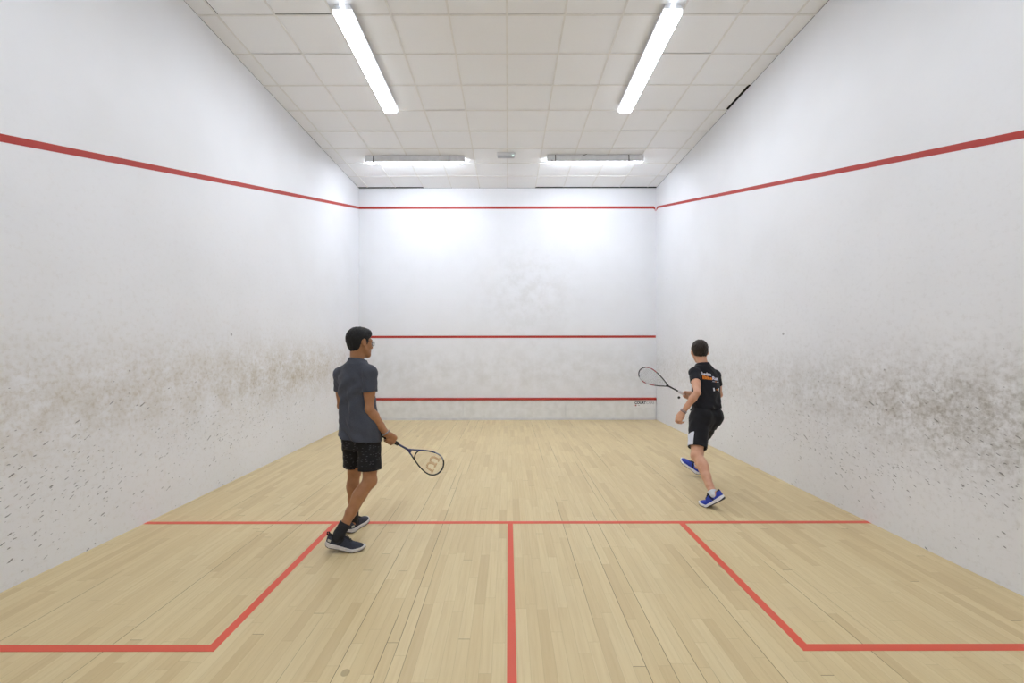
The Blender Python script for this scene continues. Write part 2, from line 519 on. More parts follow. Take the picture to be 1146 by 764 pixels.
YE = 7.62
em = thing('emergency_ceiling_light', 'small grey emergency light box on the ceiling between the visored lights', 'emergency light', (fx(566.5, YE), YE, CEIL))
MB().box(-.165, .165, -.05, .05, -.055, -.001, bev=.008).build('body', M_visor, em)
MB().box(-.15, .15, -.042, .042, -.075, -.055, bev=.008).build('diffuser', noisy('frosted_plastic', rgb(188, 190, 196), rgb(180, 182, 190), 30, 0.35, 0), em)
MB().box(.112, .124, -.055, -.049, -.066, -.056).build('indicator', emit('green_led', (0.55, 1.0, 0.85, 1), 3.0), em)


# ------------------------------------------------------------------ implicit-surface modelling
def V3(*a): return np.array(a, dtype=np.float32)
def unit(v):
    v = np.asarray(v, dtype=float); return v / np.linalg.norm(v)


class Field:
    def __init__(s, lo, hi, h):
        s.lo, s.h = np.array(lo, dtype=float), h
        s.n = np.ceil((np.array(hi) - s.lo) / h).astype(int) + 1
        s.ax = [(s.lo[i] + h * np.arange(s.n[i])).astype(np.float32) for i in range(3)]
        s.F = np.full(tuple(s.n), 0.2, dtype=np.float32)

    def region(s, lo, hi):
        i0 = np.clip(np.floor((np.array(lo) - s.lo) / s.h).astype(int), 0, s.n)
        i1 = np.clip(np.ceil((np.array(hi) - s.lo) / s.h).astype(int) + 1, 0, s.n)
        sl = tuple(slice(a, b) for a, b in zip(i0, i1))
        return sl, s.ax[0][sl[0]][:, None, None], s.ax[1][sl[1]][None, :, None], s.ax[2][sl[2]][None, None, :]

    def merge(s, fn, lo, hi, k=0.01, op='u'):
        pad = k + 3 * s.h
        sl, X, Y, Z = s.region(np.array(lo) - pad, np.array(hi) + pad)
        A = s.F[sl]
        if A.size == 0: return s
        B = fn(X, Y, Z).astype(np.float32)
        if op == 'u':
            hh = np.maximum(k - np.abs(A - B), 0) / k
            s.F[sl] = np.minimum(A, B) - hh * hh * k * 0.25
        elif op == 's':
            B = -B
            hh = np.maximum(k - np.abs(A - B), 0) / k
            s.F[sl] = np.maximum(A, B) + hh * hh * k * 0.25
        return s

    def cone(s, a, b, r1, r2, k=0.012, op='u', flat=None, scale=1.0, clip=None):
        a, b = np.array(a, dtype=float), np.array(b, dtype=float)
        ba = b - a; L2 = float(ba @ ba) + 1e-12
        R = max(r1, r2) * max(1.0, 1.0 / scale if scale else 1)

        def fn(X, Y, Z):
            px, py, pz = X - a[0], Y - a[1], Z - a[2]
            tt = np.clip((px * ba[0] + py * ba[1] + pz * ba[2]) / L2, 0, 1)
            vx, vy, vz = px - tt * ba[0], py - tt * ba[1], pz - tt * ba[2]
            d2 = vx * vx + vy * vy + vz * vz
            if flat is not None:
                vn = vx * flat[0] + vy * flat[1] + vz * flat[2]
                d2 = d2 + vn * vn * (scale * scale - 1)
            d = np.sqrt(np.maximum(d2, 1e-12)) - (r1 + (r2 - r1) * tt)
            if clip is not None:
                d = np.maximum(d, (X - clip[0][0]) * clip[1][0] + (Y - clip[0][1]) * clip[1][1] + (Z - clip[0][2]) * clip[1][2])
            return d
        return s.merge(fn, np.minimum(a, b) - R, np.maximum(a, b) + R, k, op)

    def chain(s, pts, rs, k=0.012, **kw):
        for i in range(len(pts) - 1): s.cone(pts[i], pts[i + 1], rs[i], rs[i + 1], k, **kw)
        return s

    def ell(s, c, rad, axes=None, k=0.012, op='u'):
        c = np.array(c, dtype=float); A = np.eye(3) if axes is None else np.array(axes)
        r = np.array(rad); R = r.max()

        def fn(X, Y, Z):
            px, py, pz = X - c[0], Y - c[1], Z - c[2]
            k0 = 0; k1 = 0
            for i in range(3):
                q = px * A[i][0] + py * A[i][1] + pz * A[i][2]
                k0 = k0 + (q / r[i]) ** 2; k1 = k1 + (q / r[i] ** 2) ** 2
            k0 = np.sqrt(k0); k1 = np.sqrt(k1) + 1e-9
            return k0 * (k0 - 1) / k1
        return s.merge(fn, c - R, c + R, k, op)

    def loft(s, rows, k=0.03, fold=None, op='u'):
        """rows: (z, cx, cy, angle of the facing direction from +y, half width, half depth)"""
        T = np.array(sorted(rows), dtype=float)
        z = s.ax[2]
        it = [np.interp(z, T[:, 0], T[:, i]).astype(np.float32) for i in range(1, 6)]
        z0, z1 = T[0, 0], T[-1, 0]
        R = max(T[:, 4].max(), T[:, 5].max())
        lo = (T[:, 1].min() - R, T[:, 2].min() - R, z0); hi = (T[:, 1].max() + R, T[:, 2].max() + R, z1)
        zi = {float(v): i for i, v in enumerate(z)}

        def fn(X, Y, Z):
            i0 = zi[float(Z.ravel()[0])]; n = Z.size
            cx, cy, an, a, b = [q[i0:i0 + n][None, None, :] for q in it]
            dx, dy = X - cx, Y - cy
            ca, sa = np.cos(an), np.sin(an)
            v = dx * sa + dy * ca            # forward
            u = dx * ca - dy * sa            # to the right
            k0 = np.sqrt((u / a) ** 2 + (v / b) ** 2); k1 = np.sqrt((u / a ** 2) ** 2 + (v / b ** 2) ** 2) + 1e-6
            d = k0 * (k0 - 1) / k1
            if fold is not None: d = d + fold(u, v, Z)
            return np.maximum(d, np.maximum(Z - z1, z0 - Z))
        return s.merge(fn, lo, hi, k, op)

    def half(s, p, n, lo=None, hi=None):
        """keep only the side of the plane (p, n) the normal points away from"""
        p = np.array(p, dtype=float); n = unit(n)
        lo = s.lo if lo is None else lo; hi = s.lo + s.h * s.n if hi is None else hi
        sl, X, Y, Z = s.region(lo, hi)
        s.F[sl] = np.maximum(s.F[sl], (X - p[0]) * n[0] + (Y - p[1]) * n[1] + (Z - p[2]) * n[2])
        return s

    def grids(s): return s.ax[0][:, None, None], s.ax[1][None, :, None], s.ax[2][None, None, :]

    def mesh(s):
        F = s.F; S = F < 0
        cnt = np.zeros(tuple(s.n - 1), dtype=np.int8)
        corners = [(i, j, k) for i in (0, 1) for j in (0, 1) for k in (0, 1)]
        for (i, j, k) in corners:
            cnt += S[i:i + s.n[0] - 1, j:j + s.n[1] - 1, k:k + s.n[2] - 1]
        act = (cnt > 0) & (cnt < 8)
        ijk = np.argwhere(act)
        idx = np.full(act.shape, -1, dtype=np.int32); idx[act] = np.arange(len(ijk))
        vals = {c: F[ijk[:, 0] + c[0], ijk[:, 1] + c[1], ijk[:, 2] + c[2]] for c in corners}
        acc = np.zeros((len(ijk), 3)); num = np.zeros(len(ijk))
        for a in corners:
            for ax in range(3):
                if a[ax]: continue
                b = list(a); b[ax] = 1; b = tuple(b)
                fa, fb = vals[a], vals[b]
                m = (fa < 0) != (fb < 0)
                tt = np.where(m, fa / np.where(m, fa - fb, 1), 0)
                pt = np.tile(np.array(a, dtype=float), (len(ijk), 1)); pt[:, ax] += tt
                acc += pt * m[:, None]; num += m
        P = s.lo + s.h * (ijk + acc / num[:, None])
        quads = []
        for ax in range(3):
            o1, o2 = [(1, 2), (2, 0), (0, 1)][ax]
            sl0 = [slice(None)] * 3; sl1 = [slice(None)] * 3
            sl0[ax] = slice(0, -1); sl1[ax] = slice(1, None)
            s0, s1 = S[tuple(sl0)], S[tuple(sl1)]
            e = np.argwhere(s0 != s1)
            e = e[(e[:, o1] > 0) & (e[:, o2] > 0) & (e[:, o1] < s.n[o1] - 1) & (e[:, o2] < s.n[o2] - 1)]
            d1 = np.zeros(3, int); d1[o1] = 1; d2 = np.zeros(3, int); d2[o2] = 1
            c = [e - d1 - d2, e - d2, e, e - d1]
            q = np.stack([idx[tuple(cc.T)] for cc in c], axis=1)
            inside = S[tuple(e.T)]
            q[~inside] = q[~inside][:, ::-1]
            quads.append(q)
        Q = np.concatenate(quads)
        return P, Q


def make(name, P, Q, mats, parent, base=(0, 0, 0), mi=None, relax=1):
    P = np.array(P, dtype=float)
    if relax:                                          # light smoothing of the sampled surface
        e = np.concatenate([Q[:, [0, 1]], Q[:, [1, 2]], Q[:, [2, 3]], Q[:, [3, 0]]])
        for _ in range(relax):
            A = np.zeros_like(P); n = np.zeros(len(P))
            np.add.at(A, e[:, 0], P[e[:, 1]]); np.add.at(n, e[:, 0], 1)
            np.add.at(A, e[:, 1], P[e[:, 0]]); np.add.at(n, e[:, 1], 1)
            P = P * 0.5 + 0.5 * A / np.maximum(n, 1)[:, None]
    P = P - np.array(base)
    me = bpy.data.meshes.new(name)
    me.vertices.add(len(P)); me.vertices.foreach_set('co', P.astype(np.float32).ravel())
    me.loops.add(len(Q) * 4); me.loops.foreach_set('vertex_index', Q.astype(np.int32).ravel())
    me.polygons.add(len(Q))
    me.polygons.foreach_set('loop_start', np.arange(0, len(Q) * 4, 4, dtype=np.int32))
    me.polygons.foreach_set('loop_total', np.full(len(Q), 4, dtype=np.int32))
    me.polygons.foreach_set('use_smooth', np.ones(len(Q), dtype=bool))
    for m in (mats if isinstance(mats, (list, tuple)) else [mats]): me.materials.append(m)
    if mi is not None: me.polygons.foreach_set('material_index', mi.astype(np.int32))
    me.update(calc_edges=True); me.validate()
    o = bpy.data.objects.new(name, me); COL.objects.link(o); o.parent = parent
    return o


# ------------------------------------------------------------------ body pieces
class Head:
    """head frame: right, forward, up axes around the middle of the skull"""
    def __init__(s, c, f, pitch=0.0, roll=0.0):
        f = unit((f[0], f[1], 0)); up = np.array([0, 0, 1.0])
        F = f * math.cos(pitch) - up * math.sin(pitch); U = f * math.sin(pitch) + up * math.cos(pitch)
        R = np.cross(F, U)
        if roll: R, U = R * math.cos(roll) - U * math.sin(roll), R * math.sin(roll) + U * math.cos(roll)
        s.c, s.R, s.F, s.U = np.array(c, dtype=float), R, F, U
        s.ax = np.array([R, F, U])

    def p(s, x, y, z): return s.c + s.R * x + s.F * y + s.U * z
    def local(s, X, Y, Z):
        dx, dy, dz = X - s.c[0], Y - s.c[1], Z - s.c[2]
        return [dx * a[0] + dy * a[1] + dz * a[2] for a in s.ax]

    def build(s, F, neck):
        p, ax = s.p, s.ax
        F.ell(p(0, -.012, .032), (.076, .096, .084), ax, .01)
        F.ell(p(0, .030, -.028), (.061, .060, .084), ax, .03)
        for sg in (-1, 1):
            F.cone(p(sg * .054, .004, -.045), p(sg * .022, .074, -.096), .020, .018, .025)
            F.ell(p(sg * .044, .060, -.022), (.021, .024, .022), ax, .02)
        F.ell(p(0, .080, -.100), (.024, .018, .018), ax, .02)
        F.cone(p(-.036, .078, .020), p(.036, .078, .020), .013, .013, .02)
        for sg in (-1, 1):
            F.ell(p(sg * .032, .099, .001), (.018, .014, .012), ax, .012, 's')
            F.ell(p(sg * .032, .077, .001), (.0145, .0125, .0115), ax, .004)
        F.chain([p(0, .088, .010), p(0, .102, -.012), p(0, .114, -.033)], [.008, .0095, .0115], .010)
        for sg in (-1, 1): F.ell(p(sg * .013, .101, -.037), (.009, .011, .008), ax, .008)
        F.ell(p(0, .076, -.064), (.033, .022, .028), ax, .02)
        F.ell(p(0, .095, -.0615), (.024, .009, .006), ax, .006)
        F.ell(p(0, .094, -.0735), (.020, .009, .0065), ax, .006)
        F.cone(p(-.021, .104, -.067), p(.021, .104, -.067), .0025, .0025, .004, 's')
        for sg in (-1, 1):
            tilt = unit(s.F * -.25 + s.U)
            fw = unit(np.cross(tilt, s.R)); fw = fw if fw @ s.F > 0 else -fw
            out = unit(s.R * sg * .85 - s.F * .55)
            fw2 = unit(np.cross(tilt, out))
            F.ell(p(sg * .082, -.010, -.002), (.0080, .020, .033), [out, fw2, tilt], .006)
            F.ell(p(sg * .078, -.002, -.024), (.008, .010, .014), [out, fw2, tilt], .006)
            F.ell(p(sg * .0885, -.005, .002) + out * .006, (.008, .0115, .020), [out, fw2, tilt], .004, 's')
        F.cone(p(0, -.024, -.030), neck, .051, .055, .03)


def leg(F, H, K, A, fwd, s=1.0, th=1.0):
    """thigh, knee, calf and ankle; fwd is where the kneecap points"""
    H, K, A = [np.array(q, dtype=float) for q in (H, K, A)]
    ax = unit(A - K); f = unit(np.array(fwd) - ax * (np.array(fwd) @ ax))
    F.chain([H + (K - H) * .10, H + (K - H) * .45, K], [.080 * s * th, .077 * s * th, .056 * s], .03)
    F.cone(H + (K - H) * .2 + f * .02, H + (K - H) * .75 + f * .012, .070 * s * th, .050 * s, .03)
    F.ell(K + f * .014, (.048 * s, .048 * s, .055 * s), None, .02)
    F.chain([K, K + (A - K) * .30 - f * .012, K + (A - K) * .6 - f * .006, K + (A - K) * .85, A],
            [.052 * s, .052 * s, .043 * s, .034 * s, .035 * s], .02)
    F.ell(K + (A - K) * .28 - f * .030, (.036 * s, .036 * s, .085 * s), [unit(np.cross(ax, f)), f, ax], .025)
    F.cone(K + f * .03, K + (A - K) * .8 + f * .018, .018, .014, .02)
    side = unit(np.cross(ax, f))
    for sg in (-1, 1): F.ell(A + side * sg * .026 * s - ax * .01, (.014, .014, .016), None, .012)


def arm(F, S, E, W, s=1.0):
    S, E, W = [np.array(q, dtype=float) for q in (S, E, W)]
    F.ell(S, (.058 * s, .058 * s, .062 * s), None, .03)
    F.chain([S, S + (E - S) * .45, E], [.052 * s, .047 * s, .038 * s], .02)
    side = np.cross(unit(E - S), unit(W - E)); side = unit(side) if np.linalg.norm(side) > .05 else np.array([1.0, 0, 0])
    back = unit(np.cross(side, unit(E - S)))
    F.ell(S + (E - S) * .5 + back * .010, (.040 * s, .036 * s, .09 * s), [side, back, unit(E - S)], .02)
    F.ell(S + (E - S) * .55 - back * .012, (.036 * s, .034 * s, .08 * s), [side, back, unit(E - S)], .02)
    F.chain([E, E + (W - E) * .28, E + (W - E) * .7, W], [.038 * s, .043 * s, .032 * s, .0265 * s], .015)
    F.cone(E + (W - E) * .9, W + (W - E) * .02, .027 * s, .026 * s, .01)


def grip_hand(F, W, G, A, hint, right=True, s=1.0, gr=.016):
    """five fingers closed round a handle: G a point of the handle's axis, A its direction (thumb side)"""
    W, G, A = np.array(W, float), np.array(G, float), unit(A)
    D = unit(np.array(hint) - A * (np.array(hint) @ A))
    N = np.cross(A, D) if right else np.cross(D, A)
    R = gr + .0095
    offs = [.030, .009, -.012, -.031]; rr = [.0095, .0098, .0094, .0083]; ends = [205, 215, 212, 200]
    palm_c = G - N * .020 - D * .03
    for i in range(4):
        C = G + A * offs[i] * s
        def q(phi, rad): return C + rad * (-N * math.cos(phi) + D * math.sin(phi))
        kn = q(math.radians(18), R + .004)
        F.chain([W, palm_c + A * offs[i] * .8, kn], [.020, .015, .0125], .016)
        e = ends[i]
        ang = [18, 85, 145, e]
        pts = [q(math.radians(a), R + (.004 if a == 18 else (.003 if a == 85 else 0))) for a in ang]
        F.chain(pts, [.0115, rr[i], rr[i] * .95, rr[i] * .88], .003)
    b0 = W + (palm_c - W) * .45 + A * .016 + N * .006
    b1 = G + A * .040 - D * .030 + N * .004
    b2 = G + A * .052 - D * .014 + N * .024
    b3 = G + A * .056 + D * .010 + N * .029
    F.chain([b0, b1], [.018, .0135], .014); F.chain([b1, b2, b3], [.0125, .0108, .0092], .003)


def loose_hand(F, W, D, N, right=True, curl=(30, 38, 28), spread=1.0):
    """relaxed hand, fingers a little curled"""
    W, D = np.array(W, float), unit(D)
    N = unit(np.array(N) - D * (np.array(N) @ D))
    S = np.cross(D, N) if right else np.cross(N, D)
    offs = [.030, .010, -.011, -.029]; dist = [.088, .091, .087, .079]
    lens = [(.042, .026, .021), (.046, .030, .022), (.043, .028, .021), (.034, .021, .019)]
    rr = [.0095, .0098, .0094, .0082]
    for i in range(4):
        kn = W + D * dist[i] + S * offs[i] * spread - N * .003
        F.chain([W, W + D * dist[i] * .5 + S * offs[i] * .75, kn], [.021, .0165, .0118], .016)
        p, a = kn, 0.0
        for j in range(3):
            a += math.radians(curl[j] + (i * 5 if j == 0 else 0))
            q = p + (D * math.cos(a) + N * math.sin(a) + S * (.06 * (1.5 - i) if j == 0 else 0)) * lens[i][j]
            F.cone(p, q, rr[i] * (1 - .06 * j), rr[i] * (.94 - .06 * j), .003); p = q
    t0 = W + D * .022 + S * .022 + N * .006
    t1 = W + D * .055 + S * .046 + N * .020
    t2 = t1 + unit(D * .85 + S * .10 + N * .45) * .032
    t3 = t2 + unit(D * .9 - S * .15 + N * .5) * .026
    F.chain([W + D * .01, t0, t1], [.018, .0185, .0135], .014); F.chain([t1, t2, t3], [.0125, .011, .009], .003)


# ------------------------------------------------------------------ shoes
XW = [0, .004, .015, .04, .10, .15, .20, .235, .265, .285, .2935, .297]
HW = [.004, .016, .027, .035, .033, .037, .046, .0475, .040, .027, .014, .004]


def shoe(parent, base, heel, fwd, pitch, flex, mats, lace_loops=True, roll=0.0, badge=None, tab=None, name='shoe'):
    """pitch > 0 lifts the heel; flex bends the toes back up; heel is the point under the heel's back edge"""
    f = unit((fwd[0], fwd[1], 0)); up = np.array([0, 0, 1.0]); lat = np.cross(up, f)
    fw = f * math.cos(pitch) - up * math.sin(pitch); uu = f * math.sin(pitch) + up * math.cos(pitch)
    if roll: lat, uu = lat * math.cos(roll) + uu * math.sin(roll), uu * math.cos(roll) - lat * math.sin(roll)
    heel = np.array(heel, float)

    def place(P):
        P = np.array(P, dtype=float).copy()
        if flex:
            xb = .195
            a = np.clip((P[:, 0] - xb + .02) / .05, 0, 1) * flex
            dx, dz = P[:, 0] - xb, P[:, 2]
            m = P[:, 0] > xb - .02
            P[m, 0] = (xb + dx * np.cos(a) - dz * np.sin(a))[m]; P[m, 2] = (dx * np.sin(a) + dz * np.cos(a))[m]
        return heel + P[:, :1] * fw + P[:, 1:2] * lat + P[:, 2:3] * uu

    h = .0028
    lo, hi = (-.015, -.065, -.012), (.315, .065, .135)
    U = Field(lo, hi, h)
    X, Y, Z = U.grids()
    w = np.interp(X, XW, HW).astype(np.float32)
    top = np.interp(X, [0, .02, .05, .085, .115, .15, .19, .235, .27, .297], [.098, .098, .090, .090, .101, .090, .070, .057, .048, .030]).astype(np.float32)
    z0 = .020
    taper = np.interp(Z, [.02, .06, .10], [1.0, .92, .72]).astype(np.float32)
    v = np.maximum(Z - z0, 0) / (top - z0)
    d = (((np.abs(Y) / (w * taper)) ** 2.6 + v ** 2.8) ** (1 / 2.7) - 1) * np.minimum(w, .04)
    end = np.maximum(-X, X - .297)
    U.F = np.maximum(np.maximum(d, z0 - Z), end).astype(np.float32)
    U.ell((.060, 0, .118), (.046, .026, .045), None, .006, 's')
    P, Q = U.mesh()
    if flex or True: Pw = place(P)
    cen = P[Q].mean(1)
    mi = np.zeros(len(Q), int)
    mi[(cen[:, 2] > .082) & (cen[:, 0] < .11)] = 1                       # padded collar
    tong = (np.abs(cen[:, 1]) < .013) & (cen[:, 0] > .10) & (cen[:, 0] < .19) & (cen[:, 2] > .06)
    mi[tong] = 1
    stripe = (np.abs(cen[:, 1]) > .02) & (np.abs((cen[:, 0] - .105) - (cen[:, 2] - .05) * .5) < .010) & (cen[:, 2] < .085)
    mi[stripe] = 1
    sh = make(name, Pw, Q, [mats['upper'], mats['trim']], parent, base, mi)
    S = Field(lo, hi, h)
    w2 = (w * 1.08 + .003)
    zb = np.where(X > .2, .020 * ((X - .2) / .097) ** 2, np.where(X < .04, .010 * ((.04 - X) / .04) ** 2, 0.0)) - 0.0
    zt = np.interp(X, [0, .06, .15, .22, .297], [.040, .034, .028, .028, .040])
    d = np.maximum(np.abs(Y) - w2, np.maximum(Z - zt, zb - Z))
    d = np.maximum(d, np.maximum(-.004 - X, X - .302))
    S.F = (d + 0 * Z).astype(np.float32)
    P, Q = S.mesh(); cen = P[Q].mean(1)
    zbq = np.where(cen[:, 0] > .2, .020 * ((cen[:, 0] - .2) / .097) ** 2, np.where(cen[:, 0] < .04, .010 * ((.04 - cen[:, 0]) / .04) ** 2, 0))
    mi = (cen[:, 2] < zbq + .007).astype(int)
    make('sole', place(P), Q, [mats['mid'], mats['out']], sh, base, mi, relax=2)
    lc = MB()
    for i, xx in enumerate((.118, .135, .152, .168)):
        zt_ = float(np.interp(xx, [.085, .115, .15, .19], [.090, .101, .090, .070])) + .002
        pts = [(xx + .006, -.021, zt_ - .012), (xx + .002, -.011, zt_ - .001), (xx, 0, zt_ + .002), (xx + .002, .011, zt_ - .001), (xx + .006, .021, zt_ - .012)]
        lc.tube([tuple(q) for q in place(pts) - np.array(base)], .0028, 6)
    if lace_loops:
        for sg in (-1, 1):
            pts = [(.116, 0, .104), (.112, sg * .018, .112), (.118, sg * .034, .106), (.124, sg * .030, .097), (.119, sg * .010, .101)]
            lc.tube([tuple(q) for q in place(pts) - np.array(base)], .0028, 6)
            pts = [(.118, 0, .104), (.128, sg * .014, .104), (.138, sg * .030, .094)]
            lc.tube([tuple(q) for q in place(pts) - np.array(base)], .0025, 6)
    lc.build('laces', mats['lace'], sh)
    if badge is not None:
        for sg in (-1, 1):
            bd = MB()
            q = [(.012, sg * .0285, .048), (.036, sg * .0365, .046), (.036, sg * .0355, .062), (.012, sg * .0275, .064)]
            o = [(x_, y_ * .9, z_) for x_, y_, z_ in q]
            vv = place(np.array(q + o)) - np.array(base)
            bd.add(vv, [(0, 1, 2, 3), (7, 6, 5, 4), (0, 4, 5, 1), (1, 5, 6, 2), (2, 6, 7, 3), (3, 7, 4, 0)])
            bd.build('heel_badge', badge, sh)
    if tab is not None:
        pts = [(.006, 0, .078), (-.006, 0, .088), (-.008, 0, .101), (.004, 0, .104), (.012, 0, .096)]
        MB().tube([tuple(q) for q in place(pts) - np.array(base)], .005, 8).build('pull_tab', tab, sh)
    def point(x, y, z): return place(np.array([[x, y, z]]))[0]
    return sh, point


def sock(parent, base, mat, A, K, ankle_low, height, r=.039, drop=.03, low=.038):
    A, K = np.array(A, float), np.array(K, float)
    ax = unit(K - A)
    F = Field(np.minimum(A, A + ax * height) - .09, np.maximum(A, A + ax * height) + .09, .004)
    F.cone(A, A + ax * (height + .03), r + .004, r + .003, .01)
    F.chain([A, A - ax * drop, ankle_low], [r + .004, low, .020], .008)
    F.half(A + ax * height, ax)
    P, Q = F.mesh()
    return make('sock', P, Q, mat, parent, base, relax=2)


def ring(pts_c, axis, r1, r2, R, n=28, u=None):
    """an elliptical bangle round a limb"""
    c, ax = Vector(pts_c), Vector(axis).normalized()
    u = ax.orthogonal().normalized() if u is None else (Vector(u) - ax * Vector(u).dot(ax)).normalized()
    w = ax.cross(u)
    return [c + u * math.cos(2 * math.pi * k / n) * r1 + w * math.sin(2 * math.pi * k / n) * r2 for k in range(n)]


# ------------------------------------------------------------------ people materials
def skin(name, a, b):
    m = Mat(name, a, 0.5, spec=0.4)
    n = m.noise(m.obj(), 14, 4); n2 = m.noise(m.obj(), 160, 2)
    m.color(m.mix(n.step(.3, .7), a, b)); m.bump(n2, .06, .002)
    return m.m


def cloth(name, a, b, scale=220, fold=9, bump=.25):
    m = Mat(name, a, .85, spec=.2)
    n = m.noise(m.obj(), scale, 3); w = m.noise(m.obj(), fold, 4, .55)
    m.color(m.mix(n.step(.2, .8), a, b)); m.bump(w * 1.0 + n * .02, bump, .02)
    m.b.inputs['Sheen Weight'].default_value = .08
    return m.m


def hair_mat(name, a, b):
    m = Mat(name, a, .6, spec=.3)
    n = m.noise(m.obj(), 130, 4, .7)
    m.color(m.mix(n.step(.35, .7), a, b)); m.bump(n, .9, .006)
    return m.m


SK1, SK2 = skin('tan_skin', rgb(172, 124, 88), rgb(158, 110, 76)), skin('fair_skin', rgb(214, 166, 138), rgb(204, 152, 124))
LIP1, LIP2 = noisy('lips_tan', rgb(140, 86, 70), rgb(130, 80, 64), 60, .5, 0), noisy('lips_fair', rgb(190, 120, 108), rgb(182, 112, 100), 60, .5, 0)
EYEW = noisy('eye_white', rgb(232, 228, 222), rgb(226, 220, 214), 50, .3, 0)
IRIS = noisy('brown_iris', rgb(46, 30, 22), rgb(36, 22, 16), 300, .2, 0)
HAIR1, HAIR2 = hair_mat('black_hair', rgb(17, 16, 17), rgb(28, 26, 26)), hair_mat('dark_brown_hair', rgb(32, 26, 22), rgb(52, 42, 34))
SHIRT1 = cloth('slate_jersey', rgb(64, 67, 77), rgb(78, 81, 91), 260, 8, .35)
SHIRT2 = cloth('black_jersey', rgb(27, 28, 33), rgb(33, 34, 40), 260, 9, .3)
_m = Mat('black_flecked_cloth', rgb(30, 30, 33), .8, spec=.25)
_x, _y, _z = _m.xyz(_m.obj())
_d, _r1, _r2 = _m.voro(_m.vec((_x + _y * .6) * 34.0, (_y - _x * .6) * 10.0, _z * 95.0), 1.0)
_m.color(_m.mix(_r1.gt(.42) * _d.lt(.27) * .9, rgb(29, 29, 32), rgb(74, 74, 79)))
_m.bump(_m.noise(_m.obj(), 10, 3), .3, .02)
SHORT1 = _m.m
SHORT2 = cloth('black_shorts_cloth', rgb(30, 30, 34), rgb(36, 36, 40), 200, 8, .3)
PANEL = cloth('white_panel_cloth', rgb(222, 224, 232), rgb(212, 214, 224), 200, 10, .15)


def brows(parent, base, hd, mat):
    for sg in (-1, 1):
        pts = [hd.p(sg * x_, y_, z_) - base for x_, y_, z_ in ((.014, .0945, .0235), (.026, .0935, .0265), (.038, .0885, .0262), (.050, .0780, .0215))]
        MB().tube([tuple(q) for q in pts], [.0036, .0040, .0036, .0018], 8).build('eyebrow', mat, parent)


def face_slots(P, Q, hd):
    """material slots of a body mesh: 0 skin, 1 lips, 2 eye white, 3 iris, 4 brow"""
    c = P[Q].mean(1) - hd.c
    x, y, z = c @ hd.R, c @ hd.F, c @ hd.U
    mi = np.zeros(len(Q), int)
    mi[(np.abs(x) < .022) & (z < -.0565) & (z > -.079) & (y > .096)] = 1
    e = np.hypot(np.abs(np.abs(x) - .032), (z - .001) * 1.6)
    mi[(e < .0125) & (y > .079)] = 2
    mi[(e < .0062) & (y > .08)] = 3
    return mi


def hair(parent, base, hd, mat, thick, line, rough=.003, top_extra=0.0, res=.0032):
    lo, hi = hd.c - .16, hd.c + .17
    F = Field(lo, hi, res)
    c = hd.p(0, -.013, .034)
    F.ell(c, (.076 + thick, .097 + thick, .084 + thick + top_extra), hd.ax, .01)
    F.ell(hd.p(0, -.028, -.024), (.058 + thick * .7, .056 + thick * .7, .070), hd.ax, .03)
    if top_extra: F.ell(hd.p(0, .045, .080), (.056, .048, .034 + top_extra), hd.ax, .03)
    X, Y, Z = F.grids()
    x, y, z = hd.local(X, Y, Z)
    n = (np.sin(x * 240 + y * 90 + 2 * np.sin(z * 60)) * np.sin(y * 70 + z * 60 + 1.5 * np.sin(x * 90))) * rough
    n = n + np.sin(x * 90 + y * 60) * np.sin(z * 80 - y * 50) * rough * .7
    F.F += n.astype(np.float32)
    F.F = np.maximum(F.F, line(x, y, z) + n * .8).astype(np.float32)
    P, Q = F.mesh()
    return make('hair', P, Q, mat, parent, base)


def open_hem(F, inner_off, p, n, depth, lo=None, hi=None):
    """hollow the cloth out behind a cut edge, so that a hem has thickness and an inside"""
    p = np.array(p, float); n = unit(n)
    sl, X, Y, Z = F.region(F.lo if lo is None else lo, F.lo + F.h * F.n if hi is None else hi)
    d = (X - p[0]) * n[0] + (Y - p[1]) * n[1] + (Z - p[2]) * n[2]
    A = F.F[sl]
    inner = np.maximum(A + inner_off, -(d + depth))
    F.F[sl] = np.maximum(np.maximum(A, d), -inner)


BODY_MATS = lambda sk, lip, hr: [sk, lip, EYEW, IRIS, hr]


# ================================================================== the player on the left
B1 = np.array([-1.215, 3.50, 0.0])
man1 = thing('person', 'person in dark grey t-shirt and glasses standing on the left holding a lowered racket', 'person', tuple(B1), group='squash players')
SH1 = {'upper': noisy('navy_knit', rgb(36, 40, 54), rgb(48, 52, 66), 240, .75, .2), 'trim': noisy('black_knit', rgb(22, 23, 28), rgb(28, 29, 34), 200, .8, .2),
       'mid': noisy('offwhite_foam', rgb(214, 210, 208), rgb(200, 196, 194), 40, .6, .05), 'out': noisy('grey_rubber', rgb(60, 58, 62), rgb(50, 48, 52), 60, .7, .1), 'lace': noisy('black_lace', rgb(24, 25, 30), rgb(34, 35, 40), 300, .8, 0)}
BADGE = noisy('pale_badge', rgb(196, 194, 176), rgb(184, 182, 166), 60, .6, 0)
fr = unit((.985, .17, 0))
pit = math.radians(15)
ballR = np.array([-1.198, 3.29, 0.0])
heelR = ballR - fr * .2 * math.cos(pit) + np.array([0, 0, .2 * math.sin(pit)])
sR, pR = shoe(man1, B1, heelR, fr, pit, math.radians(11), SH1, badge=BADGE, tab=SH1['trim'])
fl = unit((.20, .98, 0))
sL, pL = shoe(man1, B1, (-1.330, 3.575, 0.001), fl, 0.0, 0.0, SH1, badge=BADGE, tab=SH1['trim'])
HR, KR, AR = (-1.122, 3.46, .90), (-1.100, 3.42, .495), pR(.080, 0, .105)
HL, KL, AL = (-1.284, 3.54, .90), (-1.300, 3.635, .500), pL(.075, 0, .105)
